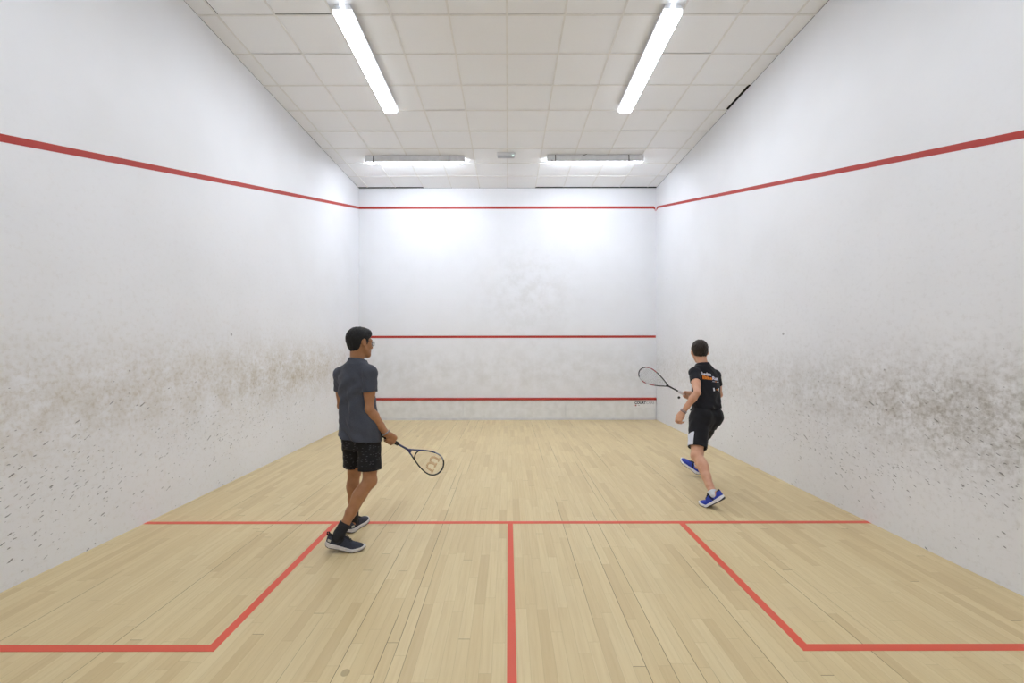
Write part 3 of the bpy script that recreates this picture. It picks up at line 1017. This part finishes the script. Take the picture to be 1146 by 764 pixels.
NK1 = (-1.232, 3.508, 1.42)
hd1 = Head((-1.212, 3.515, 1.588), (.63, .777), pitch=math.radians(4))
SHR, ELR, WR = (-1.104, 3.432, 1.345), (-1.098, 3.405, 1.062), (-.978, 3.445, .862)
SHL, ELL, WL = (-1.386, 3.575, 1.325), (-1.412, 3.645, 1.055), (-1.325, 3.825, .98)
AX1 = unit((.651, .515, -.557)); G1 = np.array([-.966, 3.51, .800])
an1 = math.atan2(.44, .90)
F = Field((-1.55, 3.14, -.0), (-.86, 4.02, 1.74), .004)
F.loft([(.80, -1.203, 3.50, an1, .10, .085), (.86, -1.203, 3.50, an1, .138, .100), (.96, -1.205, 3.50, an1, .140, .098), (1.08, -1.22, 3.51, an1, .128, .088),
        (1.22, -1.24, 3.515, an1, .142, .104), (1.31, -1.243, 3.512, an1, .130, .092), (1.40, -1.238, 3.51, an1, .08, .06)], .03)
hd1.build(F, NK1)
for S_ in (SHR, SHL): F.cone(np.array(NK1) + (0, 0, -.012), S_, .046, .042, .03)
leg(F, HR, KR, AR, (.75, .65, 0), .93, .88); leg(F, HL, KL, AL, (.3, .95, 0), .93, .88)
for q, A_ in ((pR, AR), (pL, AL)):
    F.cone(A_, q(.05, 0, .050), .034, .024, .02); F.cone(q(.06, 0, .060), q(.17, 0, .042), .026, .018, .02)
arm(F, SHR, ELR, WR, .88); arm(F, SHL, ELL, WL, .86)
grip_hand(F, WR, G1, AX1, (-.40, -.30, -.85), True)
loose_hand(F, WL, (.40, .55, -.25), (.65, -.55, .1), False, (40, 45, 35))
P, Q = F.mesh()
make('body', P, Q, BODY_MATS(SK1, LIP1, HAIR1), man1, B1, face_slots(P, Q, hd1))


def line1(x, y, z):
    ax_ = np.abs(x)
    front = (y - .075 - .25 * np.maximum(.02 - (z - .05), 0) * 0)              # forehead
    low = np.interp(y, [-.12, -.085, -.050, -.038, -.031, -.010, .012, .016, .030, .037, .060, .075, .10], [-.072, -.076, -.068, -.050, .020, .033, .026, -.014, -.012, .034, .048, .064, .070]).astype(np.float32)
    return low - z


hair(man1, B1, hd1, HAIR1, .009, line1, .0016, .003)
brows(man1, B1, hd1, HAIR1)

def sleeve(F, S_, E_, k, r1, r2, tilt=(0, 0, 0)):
    S_, E_ = np.array(S_), np.array(E_); d = unit(E_ - S_); c = S_ + (E_ - S_) * k; n = unit(d + np.array(tilt))
    F.cone(S_, c + d * .06, r1, r2, .01, clip=(c, n))
    F.cone(c - d * .04, c + d * .12, r1 - .013, r2 - .009, .003, 's')


# t-shirt
def fold1(u, v, z):
    m = np.clip((1.32 - z) / .25, 0, 1)
    lowm = np.clip((1.02 - z) / .18, 0, 1)
    d = .0105 * np.sin(u * 46 + 2.2 * np.sin(z * 8) + .6) * m * np.clip(.5 - v * 8, 0, 1)
    d = d + .0080 * np.sin(z * 62 + u * 26 + 2.0 * np.sin(u * 18 + z * 7)) * lowm
    d = d + .009 * np.sin(z * 48 - u * 40) * np.exp(-((z - 1.20) / .1) ** 2)
    d = d + .010 * np.exp(-(u / .022) ** 2) * (v < 0) * np.clip((1.30 - z) / .2, 0, 1) * np.clip((z - .95) / .15, 0, 1)   # hollow of the spine
    return d


F = Field((-1.56, 3.26, .74), (-.98, 3.78, 1.52), .004)
sleeve(F, SHR, ELR, .53, .058, .062, (.1, 0, -.25)); sleeve(F, SHL, ELL, .50, .058, .062)
F.loft([(.74, -1.198, 3.485, an1, .170, .142), (.86, -1.199, 3.490, an1, .170, .140), (.98, -1.210, 3.498, an1, .165, .132), (1.10, -1.226, 3.507, an1, .158, .122),
        (1.22, -1.243, 3.513, an1, .158, .120), (1.31, -1.245, 3.512, an1, .148, .110), (1.41, -1.240, 3.51, an1, .09, .075)], .025, fold1)
for S_ in (SHR, SHL):
    F.cone(np.array(NK1) + (0, 0, -.012), np.array(S_) + (0, 0, .004), .061, .053, .03)
    F.ell(S_, (.056, .056, .055), None, .02)
X, Y, Z = F.grids()
F.F += (.0022 * np.sin(X * 70 + Z * 55 + 2 * np.sin(Y * 40)) * np.sin(Y * 60 - Z * 35)).astype(np.float32)
for H_, dx in ((HR, .006), (HL, -.004)):                   # cloth hangs clear of the hips
    F.cone(np.array(H_) + (dx, -.01, -.12), np.array(H_) + (dx, -.005, .03), .097, .094, .03)
hem_n = unit((-.10, -.03, -1.0))
open_hem(F, .011, (-1.205, 3.495, .812), hem_n, .04)
# neck opening
nc = np.array([NK1[0] + .003, NK1[1] + .002, 1.452]); nax = unit((.16, .22, 1.0))
F.cone(np.array(NK1) + (0, 0, -.03), nc + nax * .05, .080, .064, .03, clip=(nc, nax))
F.cone(nc - nax * .05, nc + nax * .08, .056, .060, .004, 's')
P, Q = F.mesh()
sh1 = make('t_shirt', P, Q, SHIRT1, man1, B1, relax=2)
MB().tube(ring(nc - nax * .006 - B1, nax, .0635, .0635, .01), .0075, 8, True).build('collar', SHIRT1, sh1)

# shorts
def shorts(name, parent, base, loft_rows, legs, mat, box, extra=None, res=.004, wr=.003):
    F = Field(box[0], box[1], res)
    F.loft(loft_rows, .03)
    for (H, hemc, n, r1, r2) in legs:
        H, hemc, n = np.array(H), np.array(hemc), unit(n)
        F.cone(H, hemc + n * .05, r1, r2, .045)
    if extra: extra(F)
    X, Y, Z = F.grids()
    F.F += (wr * np.sin(X * 46 + Z * 30 + 2 * np.sin(Y * 30)) * np.sin(Y * 42 - Z * 48 + X * 20)).astype(np.float32)
    A0 = F.F.copy()
    for (H, hemc, n, r1, r2) in legs:
        hemc, n = np.array(hemc), unit(n)
        R = r2 + .035
        open_hem(F, .009, hemc, n, .07, hemc - R - .02, hemc + R + .02)
    return F


r1v = np.array([.90, -.44, 0])
hemR1, hemL1 = np.array([-1.108, 3.428, .575]), np.array([-1.300, 3.605, .560])
def thighs1(F):
    for H_, K_, f_ in ((HR, KR, (.75, .65, 0)), (HL, KL, (.3, .95, 0))):
        H_, K_, f_ = np.array(H_), np.array(K_), unit(f_)
        F.cone(H_ + (K_ - H_) * .12 + f_ * .004, H_ + (K_ - H_) * .97 + f_ * .012, .082, .078, .03)


F = shorts('shorts', man1, B1,
           [(.74, -1.203, 3.495, an1, .14, .11), (.79, -1.203, 3.495, an1, .148, .118), (.88, -1.203, 3.495, an1, .144, .112), (.97, -1.207, 3.50, an1, .135, .10)],
           [(np.array(HR) + (0.006, -.01, -.08), hemR1, (.05, -.07, -1), .080, .087), (np.array(HL) + (.004, 0, -.08), hemL1 + (.008, 0, 0), (-.04, .15, -1), .080, .080)],
           SHORT1, ((-1.47, 3.22, .44), (-.95, 3.80, 1.03)), thighs1)
P, Q = F.mesh()
make('shorts', P, Q, SHORT1, man1, B1, relax=2)
sock(man1, B1, SH1['trim'], AR, KR, pR(.06, 0, .05), .085, .040)
sock(man1, B1, SH1['trim'], AL, KL, pL(.06, 0, .05), .085, .040)

# glasses
M_specs = noisy('dark_spectacle_frame', rgb(26, 26, 30), rgb(36, 36, 40), 60, .35, 0)
gl = Mat('spectacle_lens', rgb(206, 212, 218), .05); gl.b.inputs['Alpha'].default_value = .18
def hp(x, y, z, hd=hd1, b=B1): return Vector(hd.p(x, y, z) - b)
g = MB()
for sg in (-1, 1):
    pts = []
    for k in range(20):
        a = 2 * math.pi * k / 20
        ca, sa = math.cos(a), math.sin(a)
        ex = .026 * math.copysign(abs(ca) ** .7, ca); ez = .0185 * math.copysign(abs(sa) ** .7, sa)
        pts.append(hp(sg * .034 + ex, .112 - .0035 * ((sg * .034 + ex) / .03) ** 2, -.001 + ez))
    g.tube(pts, .0026, 6, True)
    g.tube([hp(sg * .060, .099, .008), hp(sg * .078, .080, .008), hp(sg * .080, .03, .012), hp(sg * .079, .004, .016), hp(sg * .076, -.006, .018)], .0026, 6)
g.tube([hp(-.009, .113, .006), hp(0, .118, .009), hp(.009, .113, .006)], .0024, 6)
gls = g.build('glasses', M_specs, man1)
for sg in (-1, 1):
    pts = []
    for k in range(20):
        a = 2 * math.pi * k / 20
        ca, sa = math.cos(a), math.sin(a)
        ex = .0255 * math.copysign(abs(ca) ** .7, ca); ez = .018 * math.copysign(abs(sa) ** .7, sa)
        pts.append((sg * .034 + ex, .112 - .0035 * ((sg * .034 + ex) / .03) ** 2, -.001 + ez))
    v = [hp(*q) for q in pts] + [hp(q[0], q[1] - .0012, q[2]) for q in pts]
    MB().add(v, [tuple(range(20)), tuple(range(20, 40))[::-1]] + [(i, (i + 1) % 20, 20 + (i + 1) % 20, 20 + i) for i in range(20)]).build('lens', gl.m, gls)
# bracelet on the racket wrist
M_beads = noisy('grey_beads', rgb(150, 152, 156), rgb(92, 94, 100), 320, .4, .3)
wa = np.array(WR) - np.array(ELR); wc = np.array(WR) - unit(wa) * .004 - B1
MB().tube(ring(wc, wa, .0335, .0315, .01), .0052, 8, True).build('bracelet', M_beads, man1)

# ================================================================== the player on the right
B2 = np.array([2.13, 4.68, 0.0])
man2 = thing('person', 'person in printed black t-shirt and blue shoes, stepping forward by the right wall', 'person', tuple(B2), group='squash players')
SH2 = {'upper': noisy('royal_blue_knit', rgb(44, 68, 176), rgb(34, 52, 150), 220, .7, .2), 'trim': noisy('navy_lining', rgb(20, 24, 46), rgb(28, 32, 60), 200, .8, .2),
       'mid': noisy('white_foam', rgb(230, 230, 234), rgb(218, 218, 222), 40, .6, .05), 'out': noisy('dark_rubber', rgb(34, 34, 46), rgb(52, 52, 60), 50, .7, .1), 'lace': noisy('dark_lace', rgb(22, 22, 30), rgb(30, 30, 38), 300, .8, 0)}
pit = math.radians(38)
f2 = unit((-.60, .80, 0))
ballL = np.array([1.948, 4.180, 0.0])
heelL = ballL - f2 * .2 * math.cos(pit) + np.array([0, 0, .2 * math.sin(pit)])
s2L, p2L = shoe(man2, B2, heelL, f2, pit, math.radians(32), SH2)
s2R, p2R = shoe(man2, B2, (2.275, 5.115, .030), unit((-.50, .866, 0)), math.radians(-24), 0.0, SH2)
H2L, K2L, A2L = (2.070, 4.665, .81), (1.950, 4.455, .432), p2L(.078, 0, .105)
H2R, K2R, A2R = (2.225, 4.735, .81), (2.235, 4.990, .500), p2R(.075, 0, .105)
NK2 = (2.170, 4.795, 1.350)
hd2 = Head((2.152, 4.840, 1.500), (.25, .97), pitch=math.radians(8))
S2L, E2L, W2L = (2.048, 4.735, 1.268), (1.985, 4.520, 1.075), (1.850, 4.570, .858)
S2R, E2R, W2R = (2.310, 4.812, 1.235), (2.425, 4.945, 1.005), (2.140, 4.955, 1.022)
AX2 = unit((-.879, .093, .468)); G2 = np.array([2.077, 4.994, .986])
pa2, ca2 = math.atan2(-.33, .94), math.atan2(-.23, .97)
F = Field((1.74, 3.99, 0), (2.48, 5.46, 1.66), .0045)
F.loft([(.71, 2.150, 4.70, pa2, .10, .085), (.77, 2.150, 4.70, pa2, .150, .108), (.86, 2.152, 4.70, pa2, .148, .105), (.98, 2.165, 4.72, pa2 * .6 + ca2 * .4, .128, .090),
        (1.14, 2.182, 4.755, ca2, .136, .102), (1.24, 2.185, 4.785, ca2, .126, .090), (1.34, 2.172, 4.79, ca2, .08, .06)], .03)
hd2.build(F, NK2)
for S_ in (S2R, S2L): F.cone(np.array(NK2) + (0, 0, -.012), S_, .044, .040, .03)
leg(F, H2R, K2R, A2R, (-.3, .95, .1), .95); leg(F, H2L, K2L, A2L, (-.55, .83, 0), .98)
for q, A_ in ((p2R, A2R), (p2L, A2L)):
    F.cone(A_, q(.05, 0, .050), .034, .024, .02); F.cone(q(.06, 0, .060), q(.16, 0, .042), .026, .018, .02)
arm(F, S2R, E2R, W2R, .86); arm(F, S2L, E2L, W2L, .88)
grip_hand(F, W2R, G2, AX2, (-.40, -.30, -.86), True)
loose_hand(F, W2L, (-.42, .10, -.90), (.72, .60, -.2), False, (38, 48, 36))
P, Q = F.mesh()
make('body', P, Q, BODY_MATS(SK2, LIP2, HAIR2), man2, B2, face_slots(P, Q, hd2))


def line2(x, y, z):
    low = np.interp(y, [-.12, -.085, -.050, -.038, -.031, -.010, .012, .016, .030, .037, .060, .075, .10], [-.062, -.064, -.058, -.042, .018, .030, .024, -.018, -.014, .026, .040, .054, .060]).astype(np.float32)
    return low - z


hair(man2, B2, hd2, HAIR2, .012, line2, .0024, .006)
brows(man2, B2, hd2, HAIR2)


def fold2(u, v, z):
    lowm = np.clip((1.02 - z) / .15, 0, 1)
    d = .007 * np.sin(u * 40 + 2.0 * np.sin(z * 10)) * np.clip((1.28 - z) / .2, 0, 1)
    d = d + .006 * np.sin(z * 70 + u * 22 + 2.0 * np.sin(u * 16)) * lowm
    return d


F = Field((1.86, 4.44, .82), (2.50, 5.04, 1.46), .004)
sleeve(F, S2L, E2L, .46, .055, .058); sleeve(F, S2R, E2R, .46, .055, .058)
F.loft([(.82, 2.156, 4.703, pa2, .168, .144), (.92, 2.162, 4.710, pa2 * .8 + ca2 * .2, .160, .132), (1.02, 2.172, 4.73, pa2 * .4 + ca2 * .6, .150, .120), (1.12, 2.183, 4.752, ca2, .152, .118),
        (1.23, 2.186, 4.778, ca2, .142, .108), (1.34, 2.172, 4.79, ca2, .09, .072)], .025, fold2)
for S_ in (S2L, S2R):
    F.cone(np.array(NK2) + (0, 0, -.012), np.array(S_) + (0, 0, .006), .054, .048, .03)
    F.ell(S_, (.056, .056, .056), None, .02)
X, Y, Z = F.grids()
F.F += (.002 * np.sin(X * 70 + Z * 55 + 2 * np.sin(Y * 40)) * np.sin(Y * 60 - Z * 35)).astype(np.float32)
open_hem(F, .011, (2.16, 4.71, .868), unit((.08, -.15, -1.0)), .04)
nc = np.array([NK2[0] - .004, NK2[1] + .002, 1.368]); nax = unit((-.06, .28, 1.0))
F.cone(np.array(NK2) + (0, 0, -.03), nc + nax * .05, .076, .062, .03, clip=(nc, nax))
F.cone(nc - nax * .05, nc + nax * .08, .054, .058, .004, 's')
P, Q = F.mesh()
sh2 = make('t_shirt', P, Q, SHIRT2, man2, B2, relax=2)
MB().tube(ring(nc - nax * .006 - B2, nax, .0615, .0615, .01), .007, 8, True).build('collar', SHIRT2, sh2)

# the print on the back, laid onto the cloth
BV = BVHTree.FromPolygons([tuple(p) for p in np.array([v.co[:] for v in sh2.data.vertices])], [tuple(p.vertices) for p in sh2.data.polygons])
back_c = np.array([2.183, 4.752, 0]) - B2
fwd2 = np.array([math.sin(ca2), math.cos(ca2), 0]); rt2 = np.array([math.cos(ca2), -math.sin(ca2), 0])


def on_back(v, f, u0, u1, z0, z1, mat, name, shear=0.0, rise=0.0):
    import bmesh
    v = np.array(v); lo, hi = v.min(0), v.max(0); v = (v - lo) / np.maximum(hi - lo, 1e-9)
    out = []
    for p in v:
        u = u0 + p[0] * (u1 - u0) + shear * p[1] * (z1 - z0); z = z0 + p[1] * (z1 - z0) + rise * (u - u0)
        o = Vector(back_c + rt2 * u - fwd2 * .4 + np.array([0, 0, z]))
        hit = BV.ray_cast(o, Vector(fwd2))
        q = hit[0] if hit[0] is not None else o + Vector(fwd2) * .3
        out.append(q - Vector(fwd2) * (.0012 + .0014 * p[2]))
    return MB().add(out, f, 0).build(name, mat, sh2)


def quad_grid(nx=6, ny=2):
    v = [(i / nx, j / ny, k) for k in (0, 1) for j in range(ny + 1) for i in range(nx + 1)]
    f = []; w = nx + 1; o = w * (ny + 1)
    for j in range(ny):
        for i in range(nx):
            a = j * w + i
            f += [(a, a + w, a + w + 1, a + 1), (o + a, o + a + 1, o + a + w + 1, o + a + w)]
    return v, f


M_pw = noisy('white_print', rgb(226, 226, 236), rgb(214, 214, 226), 60, .7, 0)
M_po = noisy('orange_print', rgb(240, 140, 30), rgb(228, 128, 26), 60, .7, 0)
tm_ = lambda s, b=.03: text_mesh(s, 1.0, .005, b)
on_back(*tm_('Swim'), -.100, .000, 1.247, 1.284, M_pw, 'print', .12, -.10)
on_back(*tm_('Bike'), -.090, .002, 1.205, 1.243, M_po, 'print', .12, -.10)
on_back(*tm_('Run'), .006, .098, 1.196, 1.234, M_pw, 'print', .12, -.10)
on_back(*quad_grid(), .000, .035, 1.178, 1.182, M_pw, 'print', 0, -.1)
on_back(*quad_grid(), .037, .060, 1.174, 1.179, M_po, 'print', 0, -.1)
on_back(*quad_grid(), .062, .100, 1.170, 1.175, M_pw, 'print', 0, -.1)
on_back(*quad_grid(2, 3), -.010, .005, 1.080, 1.112, M_pw, 'print')
on_back(*quad_grid(2, 2), .032, .052, 1.088, 1.100, M_po, 'print')
on_back(*quad_grid(2, 3), .075, .096, 1.082, 1.104, M_pw, 'print')
on_back(*quad_grid(4, 1), .066, .100, 1.074, 1.078, M_pw, 'print')

# shorts with a white side panel
rp2 = np.array([math.cos(pa2), -math.sin(pa2), 0]); fp2 = np.array([math.sin(pa2), math.cos(pa2), 0])
hem2L, hem2R = np.array([1.975, 4.500, .498]), np.array([2.232, 4.930, .560])


def seat2(F):
    for sg in (-1, 1):
        F.ell(np.array([2.152, 4.70, .80]) - fp2 * .060 + rp2 * sg * .070, (.088, .088, .10), None, .04)


F = shorts('shorts', man2, B2,
           [(.66, 2.150, 4.70, pa2, .12, .10), (.74, 2.150, 4.70, pa2, .158, .122), (.84, 2.152, 4.70, pa2, .152, .118), (.93, 2.162, 4.715, pa2, .136, .102)],
           [(np.array(H2L) + (0.0, -.005, -.04), hem2L, (-.25, -.45, -.85), .106, .092), (np.array(H2R) + (0, .02, -.04), hem2R, (.02, .6, -.8), .102, .088)],
           SHORT2, ((1.83, 4.34, .42), (2.38, 5.10, .98)), seat2)
SF = F.F.copy()
P, Q = F.mesh()
so2 = make('shorts', P, Q, SHORT2, man2, B2, relax=2)
# panel: a skin just proud of the cloth, on the outer side of the near leg
X, Y, Z = F.grids()
up_leg = unit(np.array(H2L) - hem2L)
out_l = unit(-rp2 - up_leg * (-rp2 @ up_leg)); fw_l = unit(np.cross(up_leg, out_l))
if fw_l @ fp2 < 0: fw_l = -fw_l
dx, dy, dz = X - hem2L[0], Y - hem2L[1], Z - hem2L[2]
al = dx * up_leg[0] + dy * up_leg[1] + dz * up_leg[2]
ao = dx * out_l[0] + dy * out_l[1] + dz * out_l[2]
af = dx * fw_l[0] + dy * fw_l[1] + dz * fw_l[2]
box = np.maximum(np.maximum(-al + .004, al - .140 + af * .22), np.maximum(np.abs(af - .010) - .048, .03 - ao))
F.F = np.maximum(SF - .0035, box).astype(np.float32)
P, Q = F.mesh()
tag(make('side_panel', P, Q, PANEL, so2, B2, relax=1), 'white side panel')
M_ws = noisy('pale_sock', rgb(222, 228, 236), rgb(210, 218, 228), 200, .85, .2)
sock(man2, B2, M_ws, A2L, K2L, p2L(.06, 0, .05), .003, .0375, low=.0305)
sock(man2, B2, M_ws, A2R, K2R, p2R(.06, 0, .05), .002, .0365, low=.0300)
wa = np.array(W2L) - np.array(E2L); wu = unit(wa); wc = np.array(W2L) - B2
M_cord = noisy('grey_cord', rgb(128, 126, 132), rgb(88, 86, 94), 300, .7, .3)
MB().tube(ring(wc - wu * .012, wa, .0315, .030, .01), .0045, 8, True).build('bracelet', M_cord, man2)
MB().tube(ring(wc - wu * .026, wa, .0325, .031, .01), .0045, 8, True).build('bracelet', noisy('pale_cord', rgb(178, 170, 172), rgb(120, 112, 118), 300, .7, .3), man2)


# ================================================================== rackets
def racket(label, group, origin, axis, wide, outline, bridge, mats, seg_mat, grip_mats, string_mat, emblem=None, shaft_top=.31):
    """outline: (distance from the butt, half width); built in local x (width), y (length), z (through the face)"""
    axis = Vector(axis).normalized(); wide = Vector(wide); wide = (wide - axis * wide.dot(axis)).normalized()
    nrm = wide.cross(axis).normalized()
    r = bpy.data.objects.new('squash_racket', None); COL.objects.link(r)
    tag(r, label, 'racket', group); r.empty_display_size = .1
    r.matrix_world = Matrix(((wide.x, axis.x, nrm.x, origin[0]), (wide.y, axis.y, nrm.y, origin[1]), (wide.z, axis.z, nrm.z, origin[2]), (0, 0, 0, 1)))
    yy = np.array([o[0] for o in outline]); ww = np.array([o[1] for o in outline])
    # smooth the half outline with a Catmull-Rom through the control points
    ctrl = [(w_, y_) for y_, w_ in outline]
    mirror = [(-w_, y_) for w_, y_ in ctrl[::-1][1:]]
    C = ctrl + mirror
    pts = []
    for i in range(len(C) - 1):
        p0, p1, p2, p3 = C[max(i - 1, 0)], C[i], C[i + 1], C[min(i + 2, len(C) - 1)]
        for k in range(6):
            tt = k / 6
            pts.append(tuple(.5 * (2 * p1[j] + (p2[j] - p0[j]) * tt + (2 * p0[j] - 5 * p1[j] + 4 * p2[j] - p3[j]) * tt ** 2 + (3 * p1[j] - p0[j] - 3 * p2[j] + p3[j]) * tt ** 3) for j in (0, 1)))
    pts.append(C[-1])
    P = [Vector((a, b, 0)) for a, b in pts]
    mi = [seg_mat(((P[i] + P[i + 1]) / 2).y, ((P[i] + P[i + 1]) / 2).x) for i in range(len(P) - 1)]
    fm = MB()
    fm.tube(P, .0062, 10, False, mi, flat=(Vector((0, 0, 1)), 1.55))
    fm.tube([(0, .17, 0), (0, .22, 0), (0, shaft_top - .02, 0), (0, shaft_top + .015, 0)], [.0095, .0085, .0095, .0105], 12, False, [0, 0, seg_mat(shaft_top, 0)])
    if bridge:
        yb, sag = bridge
        wb_ = float(np.interp(yb, yy, ww))
        fm.tube([(wb_ * (1 - 2 * k / 10), yb - sag * (1 - (1 - 2 * k / 10) ** 2), 0) for k in range(11)], .0052, 8, flat=(Vector((0, 0, 1)), 1.4), mi=1)
    fr_ = fm.build('frame', mats, r)
    fm2 = MB()
    def inside(y_): return float(np.interp(y_, yy, ww)) - .004
    y0 = (bridge[0] if bridge else shaft_top + .03); y1 = yy[-1]
    k = -9
    segs = []
    for i in range(-9, 10):
        x_ = i * .0098
        ys = [y_ for y_ in np.linspace(y0 - (.028 if bridge else 0), y1 - .003, 240) if inside(y_) > abs(x_) and (not bridge or y_ > bridge[0] - bridge[1] * (1 - min(1, abs(x_) / max(wb_, 1e-6)) ** 2))]
        if len(ys) > 3: segs.append(((x_, ys[0], 0), (x_, ys[-1], 0)))
    y_ = y0 + .012
    while y_ < y1 - .010:
        w_ = inside(y_)
        if w_ > .012: segs.append(((-w_, y_, .0008), (w_, y_, .0008)))
        y_ += .0105
    for a, b in segs: fm2.tube([a, b], .0006, 5, caps=False)
    fm2.build('strings', string_mat, r)
    gp = MB()
    n, turns = 14, 9
    ring_pts, rad = [], []
    for q in range(46):
        y_ = .006 + .186 * q / 45
        ring_pts.append((0, y_, 0)); rad.append((.0152 + .0011 * abs(math.sin(q / 45 * math.pi * turns))) if y_ < .186 else .0115)
    gp.tube(ring_pts, rad, 12)
    g_ = gp.build('grip', grip_mats[0], r)
    MB().tube([(0, 0, 0), (0, .004, 0), (0, .014, 0), (0, .02, 0)], [.014, .0175, .0178, .0165], 14).build('butt_cap', grip_mats[1], g_)
    if emblem is not None: emblem(r, segs)
    return r


NAVY = noisy('navy_lacquer', rgb(38, 44, 92), rgb(48, 54, 104), 30, .3, 0)
BLK = noisy('black_lacquer', rgb(20, 20, 26), rgb(26, 26, 32), 30, .3, 0)
PALE = noisy('pale_lacquer', rgb(176, 180, 196), rgb(120, 124, 146), 160, .35, 0)
M_str1 = noisy('natural_string', rgb(222, 206, 172), rgb(214, 198, 164), 60, .5, 0)
M_sten = noisy('tan_string_paint', rgb(206, 164, 122), rgb(198, 156, 114), 60, .6, 0)
out1 = [(.300, .006), (.345, .024), (.40, .047), (.46, .070), (.52, .086), (.57, .0925), (.615, .087), (.650, .069), (.674, .040), (.685, .0)]
W1 = Vector((-.475, -.35, -.88))


def w_emblem(r, segs):
    """a broad letter stencilled on the strings: the string lengths inside the letter carry paint"""
    yc = .570
    pl = [[(-.056, .040), (-.053, -.014), (-.044, -.034), (-.028, -.041), (-.011, -.034), (-.001, -.012), (.0, .034)],
          [(.0, -.012), (.010, -.034), (.028, -.041), (.044, -.034), (.053, -.014), (.056, .040)],
          [(-.068, .040), (-.044, .040)], [(.044, .040), (.068, .040)], [(-.014, .036), (.014, .036)]]
    st = [(q[i], q[i + 1]) for q in pl for i in range(len(q) - 1)]
    def ins(x_, y_):
        u, v = x_ * 1.0, (y_ - yc) * 1.0
        for a, b in st:
            dx, dy = b[0] - a[0], b[1] - a[1]; L2 = dx * dx + dy * dy
            tt = max(0, min(1, ((u - a[0]) * dx + (v - a[1]) * dy) / L2))
            if math.hypot(u - a[0] - tt * dx, v - a[1] - tt * dy) < .0095: return True
        return False
    mb = MB()
    for a, b in segs:
        a, b = Vector(a), Vector(b); n = max(2, int((b - a).length / .002)); run = None
        for i in range(n + 1):
            q = a.lerp(b, i / n)
            if ins(q.x, q.y):
                if run is None: run = q
                last = q
            elif run is not None:
                if (last - run).length > .001: mb.tube([run, last], .0022, 5)
                run = None
    tag(mb.build('string_emblem', M_sten, r), 'tan W painted on the strings')


def seg1(y_, x_):
    # local +x is the lower edge in view
    if x_ < 0.0: return 0 if y_ < .54 else (2 if y_ < .64 else 1)
    return 0 if y_ < .36 else 1


racket('dark navy squash racket with tan W on its strings, held low on the left', 'squash rackets', tuple(G1 - AX1 * .10), AX1, W1, out1, (.398, .022),
       [NAVY, BLK, PALE], seg1, (noisy('black_grip_tape', rgb(24, 24, 28), rgb(32, 32, 36), 120, .8, .3), BLK), M_str1, w_emblem)

REDL = noisy('red_lacquer', rgb(168, 78, 88), rgb(154, 66, 76), 60, .35, 0)
WHL = noisy('white_lacquer', rgb(200, 198, 200), rgb(186, 182, 186), 40, .35, 0)
M_str2 = noisy('grey_string', rgb(138, 138, 140), rgb(150, 150, 152), 60, .5, 0)
out2 = [(.315, .005), (.36, .026), (.41, .049), (.47, .072), (.53, .087), (.575, .0915), (.615, .085), (.650, .067), (.674, .039), (.685, .0)]


def seg2(y_, x_):
    if x_ > 0:                                          # upper edge in view
        if y_ < .50: return 0
        if y_ < .58: return 1
        if y_ < .60: return 2
        return 1 if y_ < .645 else 0
    if y_ < .46: return 0
    if y_ < .53: return 1
    if y_ < .56: return 2
    if y_ < .61: return 1
    return 2 if y_ < .655 else 0


w2 = Vector((.45, .12, .85))
racket('black, white and red squash racket with white grip, held by the player on the right', 'squash rackets', tuple(G2 - AX2 * .072), AX2, w2, out2, None,
       [BLK, REDL, WHL], seg2, (noisy('white_grip_tape', rgb(232, 232, 236), rgb(222, 222, 228), 120, .8, .3), WHL), M_str2, None, .325)

# ball in flight
import bmesh
bm = bmesh.new(); bmesh.ops.create_icosphere(bm, subdivisions=3, radius=.020)
me = bpy.data.meshes.new('squash_ball'); bm.to_mesh(me); bm.free()
for p in me.polygons: p.use_smooth = True
me.materials.append(noisy('ball_rubber', rgb(44, 44, 48), rgb(56, 56, 60), 80, .75, .2))
bo = bpy.data.objects.new('squash_ball', me); COL.objects.link(bo)
bo.location = (fx(759.7, 6.9), 6.9, fz(444.9, 6.9))
tag(bo, 'small dark squash ball in flight just below the white racket grip', 'ball')

# ------------------------------------------------------------------ world and view
w = bpy.data.worlds.new('world'); SC.world = w; w.use_nodes = True
w.node_tree.nodes['Background'].inputs[0].default_value = (.02, .02, .022, 1)
vs = SC.view_settings
vs.view_transform = 'Standard'; vs.look = 'None'; vs.gamma = 1.0; vs.use_curve_mapping = False
vs.exposure = 1.30
SC.cycles.use_denoising = True
SC.cycles.max_bounces = 8; SC.cycles.diffuse_bounces = 5; SC.cycles.transparent_max_bounces = 12
SC.cycles.sample_clamp_indirect = 8.0
